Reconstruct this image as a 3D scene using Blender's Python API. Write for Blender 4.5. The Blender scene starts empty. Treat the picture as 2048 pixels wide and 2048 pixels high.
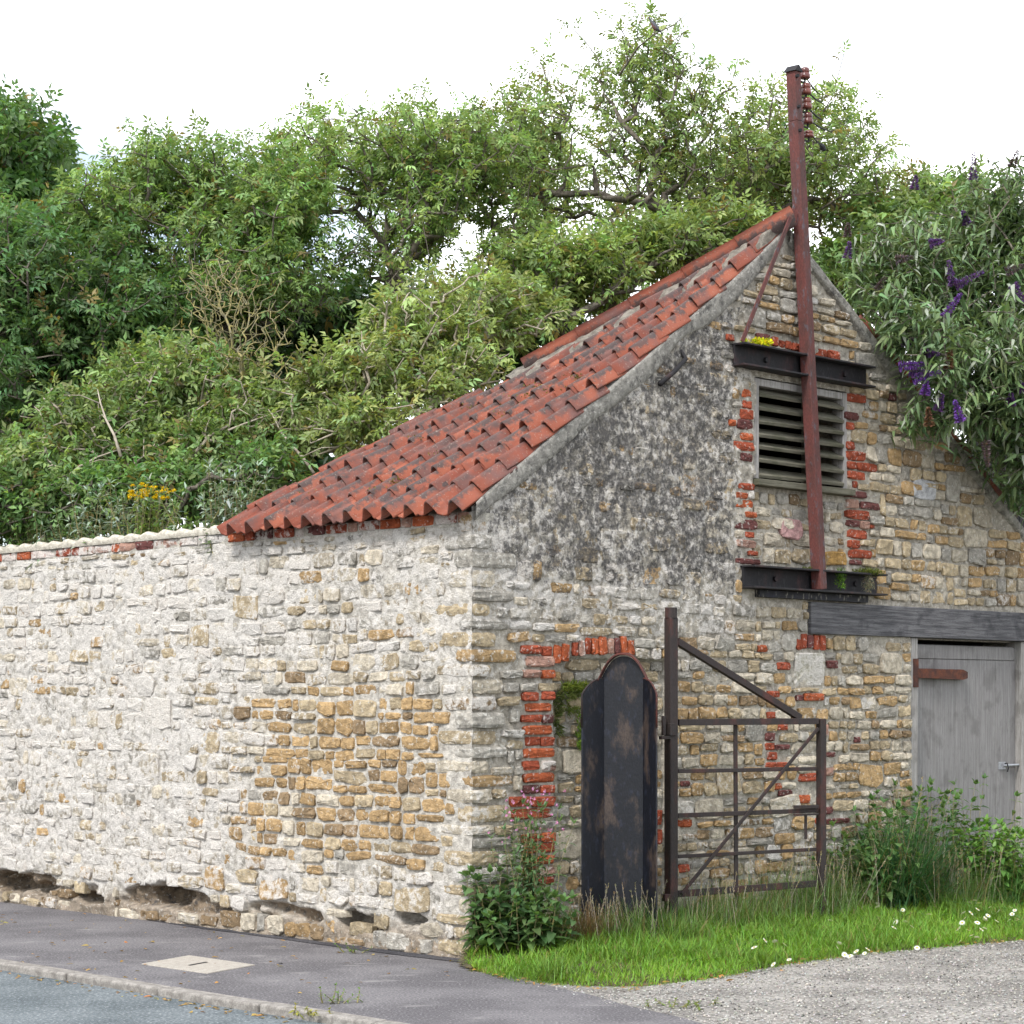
import bpy, math, random
import numpy as np
from mathutils import Vector, Matrix

# ------------------------------------------------------------------ camera, light, exposure
scene = bpy.context.scene
F = 4270.0          # focal length in pixels of the 2048 px photograph
YH = 1400.0         # horizon row of the photograph
EYE = 1.6
cam_data = bpy.data.cameras.new('camera')
cam = bpy.data.objects.new('camera', cam_data)
scene.collection.objects.link(cam)
cam.location = (0, 0, EYE)
cam.rotation_euler = (math.radians(90), 0, 0)
cam_data.sensor_width = 36.0
cam_data.lens = 36.0 * F / 2048.0
cam_data.shift_y = (YH - 1024.0) / 2048.0
cam_data.clip_start = 0.1
cam_data.clip_end = 2000.0
scene.camera = cam

SUN_EL = 47.6
world = bpy.data.worlds.new('World')
scene.world = world
world.use_nodes = True
wn, wl = world.node_tree.nodes, world.node_tree.links
wn.clear()
w_out = wn.new('ShaderNodeOutputWorld')
w_bg = wn.new('ShaderNodeBackground')
w_sky = wn.new('ShaderNodeTexSky')
w_sky.sky_type = 'NISHITA'
w_sky.sun_disc = False
w_sky.sun_elevation = math.radians(SUN_EL)
w_sky.sun_rotation = math.radians(-152)
w_tc = wn.new('ShaderNodeTexCoord')
w_map = wn.new('ShaderNodeMapping')
w_map.inputs['Scale'].default_value = (1, 1, 2.2)
w_noise = wn.new('ShaderNodeTexNoise')
w_noise.inputs['Scale'].default_value = 4.5
w_noise.inputs['Detail'].default_value = 6
w_ramp = wn.new('ShaderNodeMapRange')
w_ramp.inputs['From Min'].default_value = 0.42
w_ramp.inputs['From Max'].default_value = 0.60
w_ramp.inputs['To Min'].default_value = 0.20
w_ramp.inputs['To Max'].default_value = 1.0
w_mix = wn.new('ShaderNodeMix')
w_mix.data_type = 'RGBA'
w_mix.inputs[7].default_value = (15.6, 15.9, 16.3, 1)     # sunlit cloud sheet
wl.new(w_tc.outputs['Generated'], w_map.inputs['Vector'])
wl.new(w_map.outputs['Vector'], w_noise.inputs['Vector'])
wl.new(w_noise.outputs['Fac'], w_ramp.inputs['Value'])
wl.new(w_ramp.outputs['Result'], w_mix.inputs[0])
wl.new(w_sky.outputs['Color'], w_mix.inputs[6])
wl.new(w_mix.outputs[2], w_bg.inputs['Color'])
w_bg.inputs['Strength'].default_value = 0.10
wl.new(w_bg.outputs['Background'], w_out.inputs['Surface'])

sun_data = bpy.data.lights.new('sun', 'SUN')
sun = bpy.data.objects.new('sun', sun_data)
scene.collection.objects.link(sun)
sun_data.energy = 2.1
sun_data.angle = math.radians(11)
sun_data.color = (1.0, 0.97, 0.93)
# the light comes from the left, a little behind the camera
sd = Vector((-0.42, -0.78, 0.97)).normalized()
sun.rotation_euler = sd.to_track_quat('Z', 'Y').to_euler()
sun.location = (-8, -6, 14)

scene.view_settings.view_transform = 'Standard'
scene.view_settings.look = 'None'
scene.view_settings.gamma = 1.0
scene.view_settings.use_curve_mapping = False
scene.view_settings.exposure = 0.82
try:
    scene.cycles.use_denoising = True
    scene.cycles.denoiser = 'OPENIMAGEDENOISE'
    scene.cycles.max_bounces = 4
    scene.cycles.diffuse_bounces = 3
    scene.cycles.glossy_bounces = 2
    scene.cycles.use_adaptive_sampling = True
    scene.cycles.adaptive_threshold = 0.02
    scene.cycles.caustics_reflective = False
    scene.cycles.caustics_refractive = False
    scene.cycles.transparent_max_bounces = 4
except Exception:
    pass

# ------------------------------------------------------------------ frames and helpers
R = np.random.default_rng(7)
rnd = random.Random(11)
col = scene.collection
Q = math.sqrt(0.5)
CX, CY = (945.0 - 1024.0) / F * 13.1, 13.1                # foot of the corner of the two walls
GD, GN = (Q, Q), (Q, -Q)                                  # along the gable, out of the gable
SD, SN = (-Q, Q), (-Q, -Q)                                # along the side wall, out of it

def GP(t, z, off=0.0):
    return (CX + GD[0]*t + GN[0]*off, CY + GD[1]*t + GN[1]*off, z)
def SP(u, z, off=0.0):
    return (CX + SD[0]*u + SN[0]*off, CY + SD[1]*u + SN[1]*off, z)
def gab(px, py, off=0.0):
    """pixel of the photograph -> (t, z) on the plane of the gable"""
    x0, y0 = CX + GN[0]*off, CY + GN[1]*off
    k = (px - 1024.0) / F
    t = (k*y0 - x0) / (Q - Q*k)
    y = y0 + Q*t
    return t, EYE + (YH - py) * y / F
def sid(px, py, off=0.0):
    x0, y0 = CX + SN[0]*off, CY + SN[1]*off
    k = (px - 1024.0) / F
    u = (x0 - k*y0) / (Q + Q*k)
    y = y0 + Q*u
    return u, EYE + (YH - py) * y / F
def at(px, py, y):
    return ((px - 1024.0)/F*y, y, EYE + (YH - py)*y/F)
D2 = 2048.0 / 1932.0
def dat(dx, dy, y):
    return np.array(at(dx*D2, dy*D2, y))
def zc(reg, sc):
    return lambda x, y: (reg[0] + x/sc, reg[1] + y/sc)
Z3, Z4, Z5, Z6 = zc((900, 1150), 2.415), zc((1350, 600), 2.76), zc((1450, 1200), 3.22), zc((1000, 1250), 4.83)

def smooth(a, b, x):
    v = np.clip((np.asarray(x, float) - a) / (b - a), 0, 1)
    return v*v*(3 - 2*v)

_tab = np.random.default_rng(3).random((256, 256))
def vnoise(x, y, seed=0):
    x = np.asarray(x, float) + seed*17.31; y = np.asarray(y, float) + seed*5.77
    xi, yi = np.floor(x).astype(int), np.floor(y).astype(int)
    fx, fy = x - xi, y - yi
    fx, fy = fx*fx*(3-2*fx), fy*fy*(3-2*fy)
    g = lambda a, b: _tab[a & 255, b & 255]
    return (g(xi, yi)*(1-fx) + g(xi+1, yi)*fx)*(1-fy) + (g(xi, yi+1)*(1-fx) + g(xi+1, yi+1)*fx)*fy
def fbm(x, y, oct=4, seed=0, rough=0.5):
    s, a, tot = 0, 1.0, 0.0
    for k in range(oct):
        s = s + a*vnoise(x*2**k, y*2**k, seed+k); tot += a; a *= rough
    return s / tot                                         # 0..1

def tag(o, label=None, cat=None, group=None, kind=None):
    if label: o['label'] = label
    if cat: o['category'] = cat
    if group: o['group'] = group
    if kind: o['kind'] = kind
    return o
def thing(name, label, cat, loc, group=None):
    o = bpy.data.objects.new(name, None)
    o.empty_display_size = 0.2
    col.objects.link(o)
    o.location = loc
    return tag(o, label, cat, group)
def adopt(o, parent):
    o.parent = parent
    if parent.type == 'EMPTY':
        o.matrix_parent_inverse = Matrix.Translation(-Vector(parent.location))
def link(name, me, mat=None, parent=None):
    o = bpy.data.objects.new(name, me)
    col.objects.link(o)
    if mat is not None: me.materials.append(mat)
    if parent is not None: adopt(o, parent)
    return o

def np_mesh(name, V, tris=None, quads=None, cols=None, attrs=None, smooth_shade=False):
    V = np.asarray(V, np.float32)
    me = bpy.data.meshes.new(name)
    nt = 0 if tris is None else len(tris)
    nq = 0 if quads is None else len(quads)
    me.vertices.add(len(V)); me.vertices.foreach_set('co', V.ravel())
    me.loops.add(nt*3 + nq*4); me.polygons.add(nt + nq)
    li, starts = [], []
    if nt: li.append(np.asarray(tris, np.int32).ravel()); starts.append(np.arange(nt)*3)
    if nq: li.append(np.asarray(quads, np.int32).ravel()); starts.append(nt*3 + np.arange(nq)*4)
    me.loops.foreach_set('vertex_index', np.concatenate(li))
    me.polygons.foreach_set('loop_start', np.concatenate(starts).astype(np.int32))
    if smooth_shade:
        me.polygons.foreach_set('use_smooth', np.ones(nt+nq, bool))
    me.update(calc_edges=True)
    me.validate()
    if cols is not None: add_col(me, cols)
    for k, v in (attrs or {}).items():
        a = me.attributes.new(k, 'FLOAT', 'POINT'); a.data.foreach_set('value', np.asarray(v, np.float32))
    return me
def add_col(me, cols):
    a = me.attributes.new('Col', 'FLOAT_COLOR', 'POINT')
    c = np.ones((len(me.vertices), 4), np.float32); c[:, :3] = cols
    a.data.foreach_set('color', c.ravel())
def py_mesh(name, V, faces, smooth_shade=False):
    me = bpy.data.meshes.new(name)
    me.from_pydata([tuple(map(float, v)) for v in V], [], faces)
    if smooth_shade:
        for p in me.polygons: p.use_smooth = True
    me.update()
    return me

class MB:
    """collects convex pieces into one mesh"""
    def __init__(s): s.V = []; s.Fc = []
    def add(s, V, faces):
        n = len(s.V); s.V += [tuple(map(float, v)) for v in V]; s.Fc += [tuple(i+n for i in f) for f in faces]
        return s
    def hexa(s, P):            # 8 points: bottom ring 0-3, top ring 4-7
        return s.add(P, [(3,2,1,0),(4,5,6,7),(0,1,5,4),(1,2,6,5),(2,3,7,6),(3,0,4,7)])
    def frame_box(s, fr, a0, a1, z0, z1, o0, o1):   # fr = GP or SP
        if fr is SP: a0, a1 = a1, a0
        return s.hexa([fr(a0,z0,o1), fr(a1,z0,o1), fr(a1,z0,o0), fr(a0,z0,o0), fr(a0,z1,o1), fr(a1,z1,o1), fr(a1,z1,o0), fr(a0,z1,o0)])
    def bar(s, p, q, w, d, up=(0,0,1)):
        p, q = Vector(p), Vector(q); ax = (q-p).normalized(); up = Vector(up)
        a = ax.cross(up); a = a.normalized() if a.length > 1e-4 else Vector((1,0,0)); b = a.cross(ax).normalized()
        a, b = a*w/2, b*d/2
        return s.hexa([p-a-b, p+a-b, p+a+b, p-a+b, q-a-b, q+a-b, q+a+b, q-a+b])
    def tube(s, pts, radii, n=10, cap=True):
        pts = [Vector(p) for p in pts]; rings = []
        if not hasattr(radii, '__len__'): radii = [radii]*len(pts)
        prev = None
        for i, p in enumerate(pts):
            ax = (pts[min(i+1, len(pts)-1)] - pts[max(i-1, 0)]).normalized()
            ref = prev if prev is not None else (Vector((0,0,1)) if abs(ax.z) < 0.9 else Vector((1,0,0)))
            a = ref - ax*ref.dot(ax); a.normalize(); prev = a; b = ax.cross(a)
            rings.append([p + (a*math.cos(2*math.pi*k/n) + b*math.sin(2*math.pi*k/n))*radii[i] for k in range(n)])
        V = [v for r in rings for v in r]; fs = []
        for i in range(len(rings)-1):
            for k in range(n):
                fs.append((i*n+k, i*n+(k+1)%n, (i+1)*n+(k+1)%n, (i+1)*n+k))
        if cap: fs += [tuple(range(n-1, -1, -1)), tuple((len(rings)-1)*n + k for k in range(n))]
        return s.add(V, fs)
    def build(s, name, mat, parent=None, smooth_shade=False, bevel=0.0):
        o = link(name, py_mesh(name, s.V, s.Fc, smooth_shade), mat, parent)
        if bevel:
            m = o.modifiers.new('bevel', 'BEVEL'); m.width = bevel; m.segments = 2; m.limit_method = 'ANGLE'
        return o

# ------------------------------------------------------------------ materials
def new_mat(name):
    m = bpy.data.materials.new(name); m.use_nodes = True
    nt = m.node_tree; nt.nodes.clear()
    out = nt.nodes.new('ShaderNodeOutputMaterial')
    b = nt.nodes.new('ShaderNodeBsdfPrincipled')
    nt.links.new(b.outputs[0], out.inputs[0])
    return m, nt, b, out
class NT:
    """short names for building node trees"""
    def __init__(s, nt): s.nt = nt
    def n(s, t, **kw):
        nd = s.nt.nodes.new(t)
        for k, v in kw.items(): setattr(nd, k, v)
        return nd
    def l(s, a, b): s.nt.links.new(a, b)
    def pos(s, scale=(1,1,1), obj=False):
        src = s.n('ShaderNodeTexCoord').outputs['Object'] if obj else s.n('ShaderNodeNewGeometry').outputs['Position']
        if scale == (1,1,1): return src
        mp = s.n('ShaderNodeMapping'); mp.inputs['Scale'].default_value = scale
        s.l(src, mp.inputs['Vector']); return mp.outputs['Vector']
    def noise(s, vec, scale, detail=4, rough=0.55):
        nd = s.n('ShaderNodeTexNoise'); nd.inputs['Scale'].default_value = scale
        nd.inputs['Detail'].default_value = detail; nd.inputs['Roughness'].default_value = rough
        s.l(vec, nd.inputs['Vector']); return nd.outputs['Fac']
    def rng(s, v, a, b, c=0.0, d=1.0):
        nd = s.n('ShaderNodeMapRange'); nd.interpolation_type = 'SMOOTHSTEP'
        for k, x in zip(('From Min','From Max','To Min','To Max'), (a,b,c,d)): nd.inputs[k].default_value = x
        s.l(v, nd.inputs['Value']); return nd.outputs['Result']
    def m(s, op, a, b):
        nd = s.n('ShaderNodeMath', operation=op)
        for i, x in enumerate((a, b)):
            if isinstance(x, (int, float)): nd.inputs[i].default_value = x
            else: s.l(x, nd.inputs[i])
        return nd.outputs[0]
    def mix(s, f, a, b, blend='MIX'):
        nd = s.n('ShaderNodeMix', data_type='RGBA', blend_type=blend)
        for i, x in ((0, f), (6, a), (7, b)):
            if isinstance(x, (int, float)): nd.inputs[i].default_value = x
            elif isinstance(x, tuple): nd.inputs[i].default_value = (*x, 1)[:4]
            else: s.l(x, nd.inputs[i])
        return nd.outputs[2]
    def attr(s, name, fac=False):
        nd = s.n('ShaderNodeAttribute'); nd.attribute_name = name
        return nd.outputs['Fac' if fac else 'Color']
    def bump(s, h, strength, dist, bsdf):
        nd = s.n('ShaderNodeBump'); nd.inputs['Strength'].default_value = strength; nd.inputs['Distance'].default_value = dist
        s.l(h, nd.inputs['Height']); s.l(nd.outputs[0], bsdf.inputs['Normal'])

def masonry_mat():
    m, nt, b, out = new_mat('masonry'); N = NT(nt)
    p = N.pos()
    n1 = N.noise(p, 22, 6, .62); n2 = N.noise(p, 6, 4); n3 = N.noise(p, 95, 5, .6); n4 = N.noise(p, 13, 9, .74)
    n5 = N.noise(p, 42, 3, .5)
    c = N.attr('Col')
    c = N.mix(1.0, c, N.rng(n1, .25, .75, .54, 1.18), 'MULTIPLY')
    # lime wash and smeared lime mortar still clinging to the stone
    wsum = N.m('ADD', N.m('ADD', N.m('MULTIPLY', n1, .62), N.m('MULTIPLY', n2, .38)), N.m('MULTIPLY', N.m('SUBTRACT', N.attr('wash', True), .5), .62))
    wm = N.m('MULTIPLY', N.rng(wsum, .49, .60), .88)
    lime = N.mix(N.rng(n3, .3, .7), (.43, .40, .365), (.61, .580, .540))
    c = N.mix(wm, c, lime)
    # grey-white lichen flecks
    c = N.mix(N.m('MULTIPLY', N.rng(n5, .60, .66), N.m('ADD', .12, N.m('MULTIPLY', N.attr('fleck', True), .68))), c, (.62, .60, .55))
    # dark crust lichen
    lsum = N.m('ADD', n4, N.m('MULTIPLY', N.m('SUBTRACT', N.attr('lich', True), .5), .46))
    lm = N.m('MULTIPLY', N.rng(lsum, .47, .62), N.rng(n5, .25, .60, .45, .95))
    c = N.mix(lm, c, (.068, .064, .062))
    # fine pits
    c = N.mix(N.m('MULTIPLY', N.rng(n3, .36, .28), .5), c, (.12, .10, .08))
    nt.links.new(c, b.inputs['Base Color'])
    b.inputs['Roughness'].default_value = .92
    b.inputs['Specular IOR Level'].default_value = .2
    h = N.m('ADD', N.m('MULTIPLY', n1, 1.0), N.m('MULTIPLY', n3, .55))
    N.bump(h, .85, .022, b)
    return m
def simple_mat(name, c1, c2, scale=12, rough=.8, bump=.2, dist=.01, spec=.3, metallic=0.0, stretch=(1,1,1), lo=.35, hi=.65, obj=False, detail=6):
    m, nt, b, out = new_mat(name); N = NT(nt)
    p = N.pos(stretch, obj)
    n1 = N.noise(p, scale, detail, .6); n2 = N.noise(p, scale*6, 3)
    c = N.mix(N.rng(n1, lo, hi), c1, c2)
    c = N.mix(1.0, c, N.rng(n2, .3, .7, .82, 1.18), 'MULTIPLY')
    nt.links.new(c, b.inputs['Base Color'])
    b.inputs['Roughness'].default_value = rough
    b.inputs['Specular IOR Level'].default_value = spec
    b.inputs['Metallic'].default_value = metallic
    if bump: N.bump(N.m('ADD', n1, N.m('MULTIPLY', n2, .5)), bump, dist, b)
    return m
def leaf_mat(name, trans=.30, rough=.45, spec=.35):
    m, nt, b, out = new_mat(name); N = NT(nt)
    c = N.attr('Col')
    nt.links.new(c, b.inputs['Base Color'])
    b.inputs['Roughness'].default_value = rough
    b.inputs['Specular IOR Level'].default_value = spec
    t = N.n('ShaderNodeBsdfTranslucent')
    nt.links.new(N.mix(1.0, c, (1.35, 1.30, .65), 'MULTIPLY'), t.inputs['Color'])
    ms = N.n('ShaderNodeMixShader'); ms.inputs[0].default_value = trans
    nt.links.new(b.outputs[0], ms.inputs[1]); nt.links.new(t.outputs[0], ms.inputs[2])
    nt.links.new(ms.outputs[0], out.inputs[0])
    return m
def rust_mat(name, base, rust, grey, rl=.45, rh=.62):
    m, nt, b, out = new_mat(name); N = NT(nt)
    p = N.pos((1, 1, .45))
    n1 = N.noise(p, 9, 8, .65); n2 = N.noise(p, 34, 5, .6); n3 = N.noise(p, 120, 3)
    c = N.mix(N.rng(n1, rl, rh), base, rust)
    c = N.mix(N.m('MULTIPLY', N.rng(n2, .56, .66), .7), c, grey)
    c = N.mix(1.0, c, N.rng(n3, .3, .7, .8, 1.2), 'MULTIPLY')
    nt.links.new(c, b.inputs['Base Color'])
    b.inputs['Roughness'].default_value = .72
    b.inputs['Specular IOR Level'].default_value = .35
    N.bump(N.m('ADD', n2, n3), .35, .004, b)
    return m
def tile_mat():
    m, nt, b, out = new_mat('clay_tile'); N = NT(nt)
    p = N.pos(); ob = N.pos(obj=True)
    rv = N.n('ShaderNodeObjectInfo').outputs['Random']
    n1 = N.noise(p, 14, 6, .65); n2 = N.noise(p, 70, 4); n4 = N.noise(p, 5, 4)
    c = N.mix(rv, (.205, .058, .037), (.33, .105, .060))
    c = N.mix(N.rng(n4, .42, .66), c, (.155, .075, .064))
    sp = N.n('ShaderNodeSeparateXYZ'); N.l(ob, sp.inputs[0])
    # black algae and grey lichen sit on the crest of the rolls
    crest = N.rng(N.m('ADD', N.m('MULTIPLY', sp.outputs[2], 7.0), N.m('MULTIPLY', n1, 1.2)), .98, 1.20)
    c = N.mix(N.m('MULTIPLY', crest, N.rng(N.m('ADD', rv, n4), .45, 1.05, .35, .95)), c, (.075, .058, .055))
    c = N.mix(N.m('MULTIPLY', N.rng(n2, .60, .68), .45), c, (.33, .27, .22))
    nt.links.new(c, b.inputs['Base Color'])
    b.inputs['Roughness'].default_value = .8
    b.inputs['Specular IOR Level'].default_value = .3
    N.bump(N.m('ADD', n1, N.m('MULTIPLY', n2, .6)), .4, .006, b)
    return m
def wood_mat(name, c1, c2, dark, along='x', scale=5):
    m, nt, b, out = new_mat(name); N = NT(nt)
    st = {'x': (1.4, 1.4, 26), 'z': (26, 26, 1.1)}[along]
    p = N.pos(st); q = N.pos()
    n1 = N.noise(p, scale*.5, 6, .65); n2 = N.noise(q, 5, 5); n3 = N.noise(p, scale*2, 3)
    c = N.mix(N.rng(n1, .34, .66), c1, c2)
    c = N.mix(N.m('MULTIPLY', N.rng(n3, .58, .68), .8), c, dark)
    c = N.mix(N.m('MULTIPLY', N.rng(n2, .52, .66), .45), c, dark)
    nt.links.new(c, b.inputs['Base Color'])
    b.inputs['Roughness'].default_value = .85
    b.inputs['Specular IOR Level'].default_value = .25
    N.bump(N.m('ADD', n1, N.m('MULTIPLY', n3, .6)), .55, .008, b)
    return m

M = {}
M['masonry'] = masonry_mat()
M['tile'] = tile_mat()
M['leaf'] = leaf_mat('leaf', .40)
M['leaf_soft'] = leaf_mat('leaf_grey', .20, .6, .3)
M['grass'] = leaf_mat('grass_blade', .35, .5, .3)
M['petal'] = leaf_mat('petal', .25, .6, .2)
M['bark'] = simple_mat('bark', (.085, .072, .058), (.19, .165, .135), 30, .9, .6, .01)
M['twig'] = simple_mat('pale_twig', (.26, .22, .17), (.42, .37, .30), 25, .9, .3, .004)
M['lichen_twig'] = simple_mat('lichen_twig', (.17, .155, .105), (.28, .24, .09), 18, .9, .3, .004)
M['rust'] = rust_mat('rusty_red_steel', (.110, .033, .028), (.072, .030, .026), (.085, .085, .10), .40, .62)
M['gate'] = rust_mat('brown_steel', (.027, .020, .019), (.060, .024, .020), (.022, .022, .024), .50, .68)
M['beam'] = rust_mat('black_steel', (.012, .011, .013), (.045, .022, .022), (.030, .028, .03), .50, .70)
M['black'] = rust_mat('black_bitumen_iron', (.006, .007, .011), (.050, .036, .030), (.016, .019, .032), .50, .66)
M['black'].node_tree.nodes['Principled BSDF'].inputs['Roughness'].default_value = .5
M['rust_edge'] = simple_mat('red_rust_edge', (.115, .034, .026), (.05, .028, .026), 25, .8, .3, .004)
M['porcelain'] = simple_mat('brown_porcelain', (.16, .045, .03), (.09, .028, .024), 8, .22, 0, spec=.5)
M['wire'] = simple_mat('black_wire', (.012, .012, .014), (.02, .02, .022), 20, .6, 0)
M['door'] = wood_mat('weathered_grey_door', (.185, .176, .172), (.255, .245, .240), (.10, .092, .088), 'z')
M['frame_wood'] = wood_mat('grey_frame_wood', (.23, .215, .20), (.36, .345, .33), (.10, .09, .085), 'z')
M['lintel'] = wood_mat('dark_lintel', (.060, .059, .064), (.145, .142, .148), (.016, .016, .020), 'x')
M['slat'] = wood_mat('mossy_slat', (.080, .074, .054), (.145, .136, .102), (.045, .050, .026), 'x')
M['mortar_bed'] = simple_mat('cement', (.30, .28, .245), (.44, .41, .35), 18, .95, .8, .02)
M['painted_dark'] = simple_mat('painted_dark_inside', (.012, .011, .010), (.02, .018, .016), 10, .95, 0)  # near-black colour stands in for the unlit inside
M['moss'] = leaf_mat('moss', .2, .8, .1)
# ------------------------------------------------------------------ the stone outbuilding
T_AP, Z_AP = gab(1569, 458)
Z_EAVE = 2.80
T_R = 2*T_AP + 0.25
SIDE_TOP = 2.69
SIDE_END = 7.0
SOIL = 0.0
U_ROOF = 2.36

def roof_z(t):
    """top of the gable wall"""
    t = np.asarray(t, float)
    f = np.clip(t / T_AP, 0, 1)
    left = Z_EAVE + (Z_AP - Z_EAVE)*f - .25*f*f*(1-f)
    fr = np.clip((t - T_AP) / (T_R - T_AP), 0, 1)
    right = Z_AP + (2.86 - Z_AP)*fr
    return np.where(t < T_AP, left, right)

barn = thing('stone_outbuilding', 'old rubble stone outbuilding with red pantile roof, louvred gable and grey door', 'outbuilding', (CX, CY, 0))

# openings, in gable coordinates
LV0, LVZ1 = gab(*Z4(436, 425)); LV1, _ = gab(*Z4(948, 560)); _, LVZ0 = gab(*Z4(446, 985))
LI0, LIZ1 = gab(*Z4(738, 1665)); _, LIZ0 = gab(*Z4(738, 1842)); LI1 = 7.4
DR0, DRZ1 = gab(*Z5(1200, 250)); DR1, _ = gab(*Z5(1935, 270)); DR1 += .02
DRZ1 = LIZ0 - .003
UB0, UBZ1 = gab(*Z4(312, 240)); UB1, _ = gab(*Z4(1040, 375)); _, UBZ0 = gab(*Z4(312, 366))
LB0, LBZ1 = gab(*Z4(360, 1465)); LB1, _ = gab(*Z4(1100, 1515)); _, LBZ0 = gab(*Z4(360, 1592))
BD0, _ = gab(*Z6(528, 900)); BD1, _ = gab(*Z3(1050, 900)); _, BDZ1 = gab(*Z6(700, 330))     # blocked doorway

# ---- brick lists: (zoom frame, x0, y0, x1, y1, colour key)
RED, DRK, PNK, ORG = (.33, .075, .038), (.14, .052, .047), (.40, .235, .18), (.40, .100, .040)
def zr(Z, rows, key):
    out = []
    for r in rows:
        k = r[4] if len(r) > 4 else key
        (xa, ya), (xb, yb) = Z(r[0], r[1]), Z(r[2], r[3])
        ta, za = gab(xa, (ya+yb)/2 - (yb-ya)/2); tb, zb = gab(xb, (ya+yb)/2 + (yb-ya)/2)
        tm, zm = gab((xa+xb)/2, (ya+yb)/2)
        ym = CY + Q*tm
        hh = (yb-ya)*ym/F/2
        out.append((ta, zm-hh, tb, zm+hh, k, r[5] if len(r) > 5 else 0.0))
    return out
bricks = []
bricks += zr(Z6, [(195,195,390,280),(400,205,500,300),(250,300,515,405,PNK),(395,430,525,520,ORG),(215,432,380,512,PNK),
  (215,645,375,735),(400,640,525,722),(240,755,495,838,ORG),(205,865,390,940),(398,865,510,950,DRK),(225,970,500,1058,ORG),
  (240,1080,375,1165),(385,1080,530,1168),(220,1190,525,1282,ORG),(210,1310,375,1402),(395,1310,525,1412,PNK),(215,1430,525,1522,ORG),
  (205,1545,380,1630,DRK),(390,1545,525,1625),(90,1655,285,1755),(300,1655,525,1758),(105,1770,505,1872)], RED)
bricks += zr(Z3, [(345,1250,435,1292),(440,1243,505,1288,ORG),(350,1300,430,1345,ORG),(436,1293,505,1340),(350,1355,500,1398,ORG),(345,1410,425,1450),(430,1405,505,1450,PNK),(350,1460,500,1500)], RED)
bricks += zr(Z6, [(517,195,590,370,ORG,-.06),(592,180,660,352,ORG,-.05),(697,165,745,300,RED,-.05),(750,150,808,300,PNK,-.03),(814,125,874,288,RED,-.02),(880,125,940,284,ORG,0),
  (946,112,1026,286,ORG,0),(1036,130,1090,275,PNK,.01),(1096,125,1150,275,DRK,.02),(1156,110,1222,292,ORG,.02),(1230,145,1296,297,ORG,.03)], RED)
bricks += zr(Z5, [(455,250,486,320),(490,217,522,312),(528,225,566,312,DRK),(570,225,606,322),(610,225,642,325),(205,290,270,336,ORG),(330,400,420,450),(265,585,340,628),
  (500,600,630,650,ORG),(455,610,495,650,DRK),(260,720,315,765),(330,800,400,838),(260,855,315,908,DRK),(258,920,315,968),(320,930,410,963,DRK),(270,980,332,1030),
  (255,1045,395,1076),(475,1115,590,1170),(650,1080,695,1132,PNK),(312,1180,358,1222,ORG),(340,1222,430,1262,DRK),(472,1255,542,1308,ORG),(638,800,665,870,PNK),(640,980,705,1012,DRK),
  (830,880,872,920,DRK),(655,390,720,440,DRK),(640,1330,690,1380,DRK),(575,1400,640,1440),(650,1405,800,1440,DRK)], RED)
bricks += zr(Z3, [(1098,1180,1165,1218,ORG),(1100,1398,1156,1436),(1113,995,1152,1022,DRK),(1028,1135,1048,1210),(1028,1230,1048,1300)], RED)
bricks += zr(Z4, [(360,490,416,540,ORG),(370,555,418,600),(355,606,420,660),(295,660,332,696,ORG),(340,660,425,715,DRK),(360,735,425,775,ORG),(320,782,430,832),(355,845,425,890,DRK),
  (345,1010,435,1048),(330,1062,400,1096,ORG),(330,1102,432,1148,ORG),(385,1168,445,1202,ORG),(310,1212,445,1265,DRK),(385,1280,435,1312),(335,1325,450,1366,PNK),(400,1384,450,1412),(330,1428,470,1458,DRK),
  (945,520,1040,566),(930,620,1010,662,DRK),(940,675,985,716),(940,780,990,826),(942,835,1052,886),(945,892,995,932),(1005,900,1115,946),(950,945,1055,990),(978,1000,1003,1036),
  (945,1055,1055,1092,DRK),(950,1100,1010,1150,PNK),(1020,1115,1130,1156,DRK),(950,1160,1070,1210),(952,1215,1010,1252,DRK),(1018,1220,1070,1265,PNK),(1072,1240,1100,1262),(955,1268,1060,1318),
  (955,1325,1015,1370),(960,1380,1080,1426),(960,1434,1025,1462,DRK),(1180,515,1216,556,DRK),(275,190,320,225)], RED)
bricks += zr(Z4, [(446,184,482,238,DRK),(488,186,526,243,DRK),(532,203,566,254),(572,222,604,262),(608,228,640,270),(644,236,676,280),(680,242,712,290),(716,250,745,298),(775,268,835,318),(842,280,908,332)], RED)
# hidden bricks behind the black iron post need not be built

CREAM, TAN, OCH, GRY, BRN = (.50,.44,.345), (.41,.33,.215), (.40,.270,.135), (.36,.335,.29), (.27,.19,.11)
def pick(ws):
    x = R.random()*sum(ws); cs = (CREAM, TAN, OCH, GRY, BRN)
    for c, w in zip(cs, ws):
        x -= w
        if x <= 0: return np.array(c)
    return np.array(cs[0])

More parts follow.
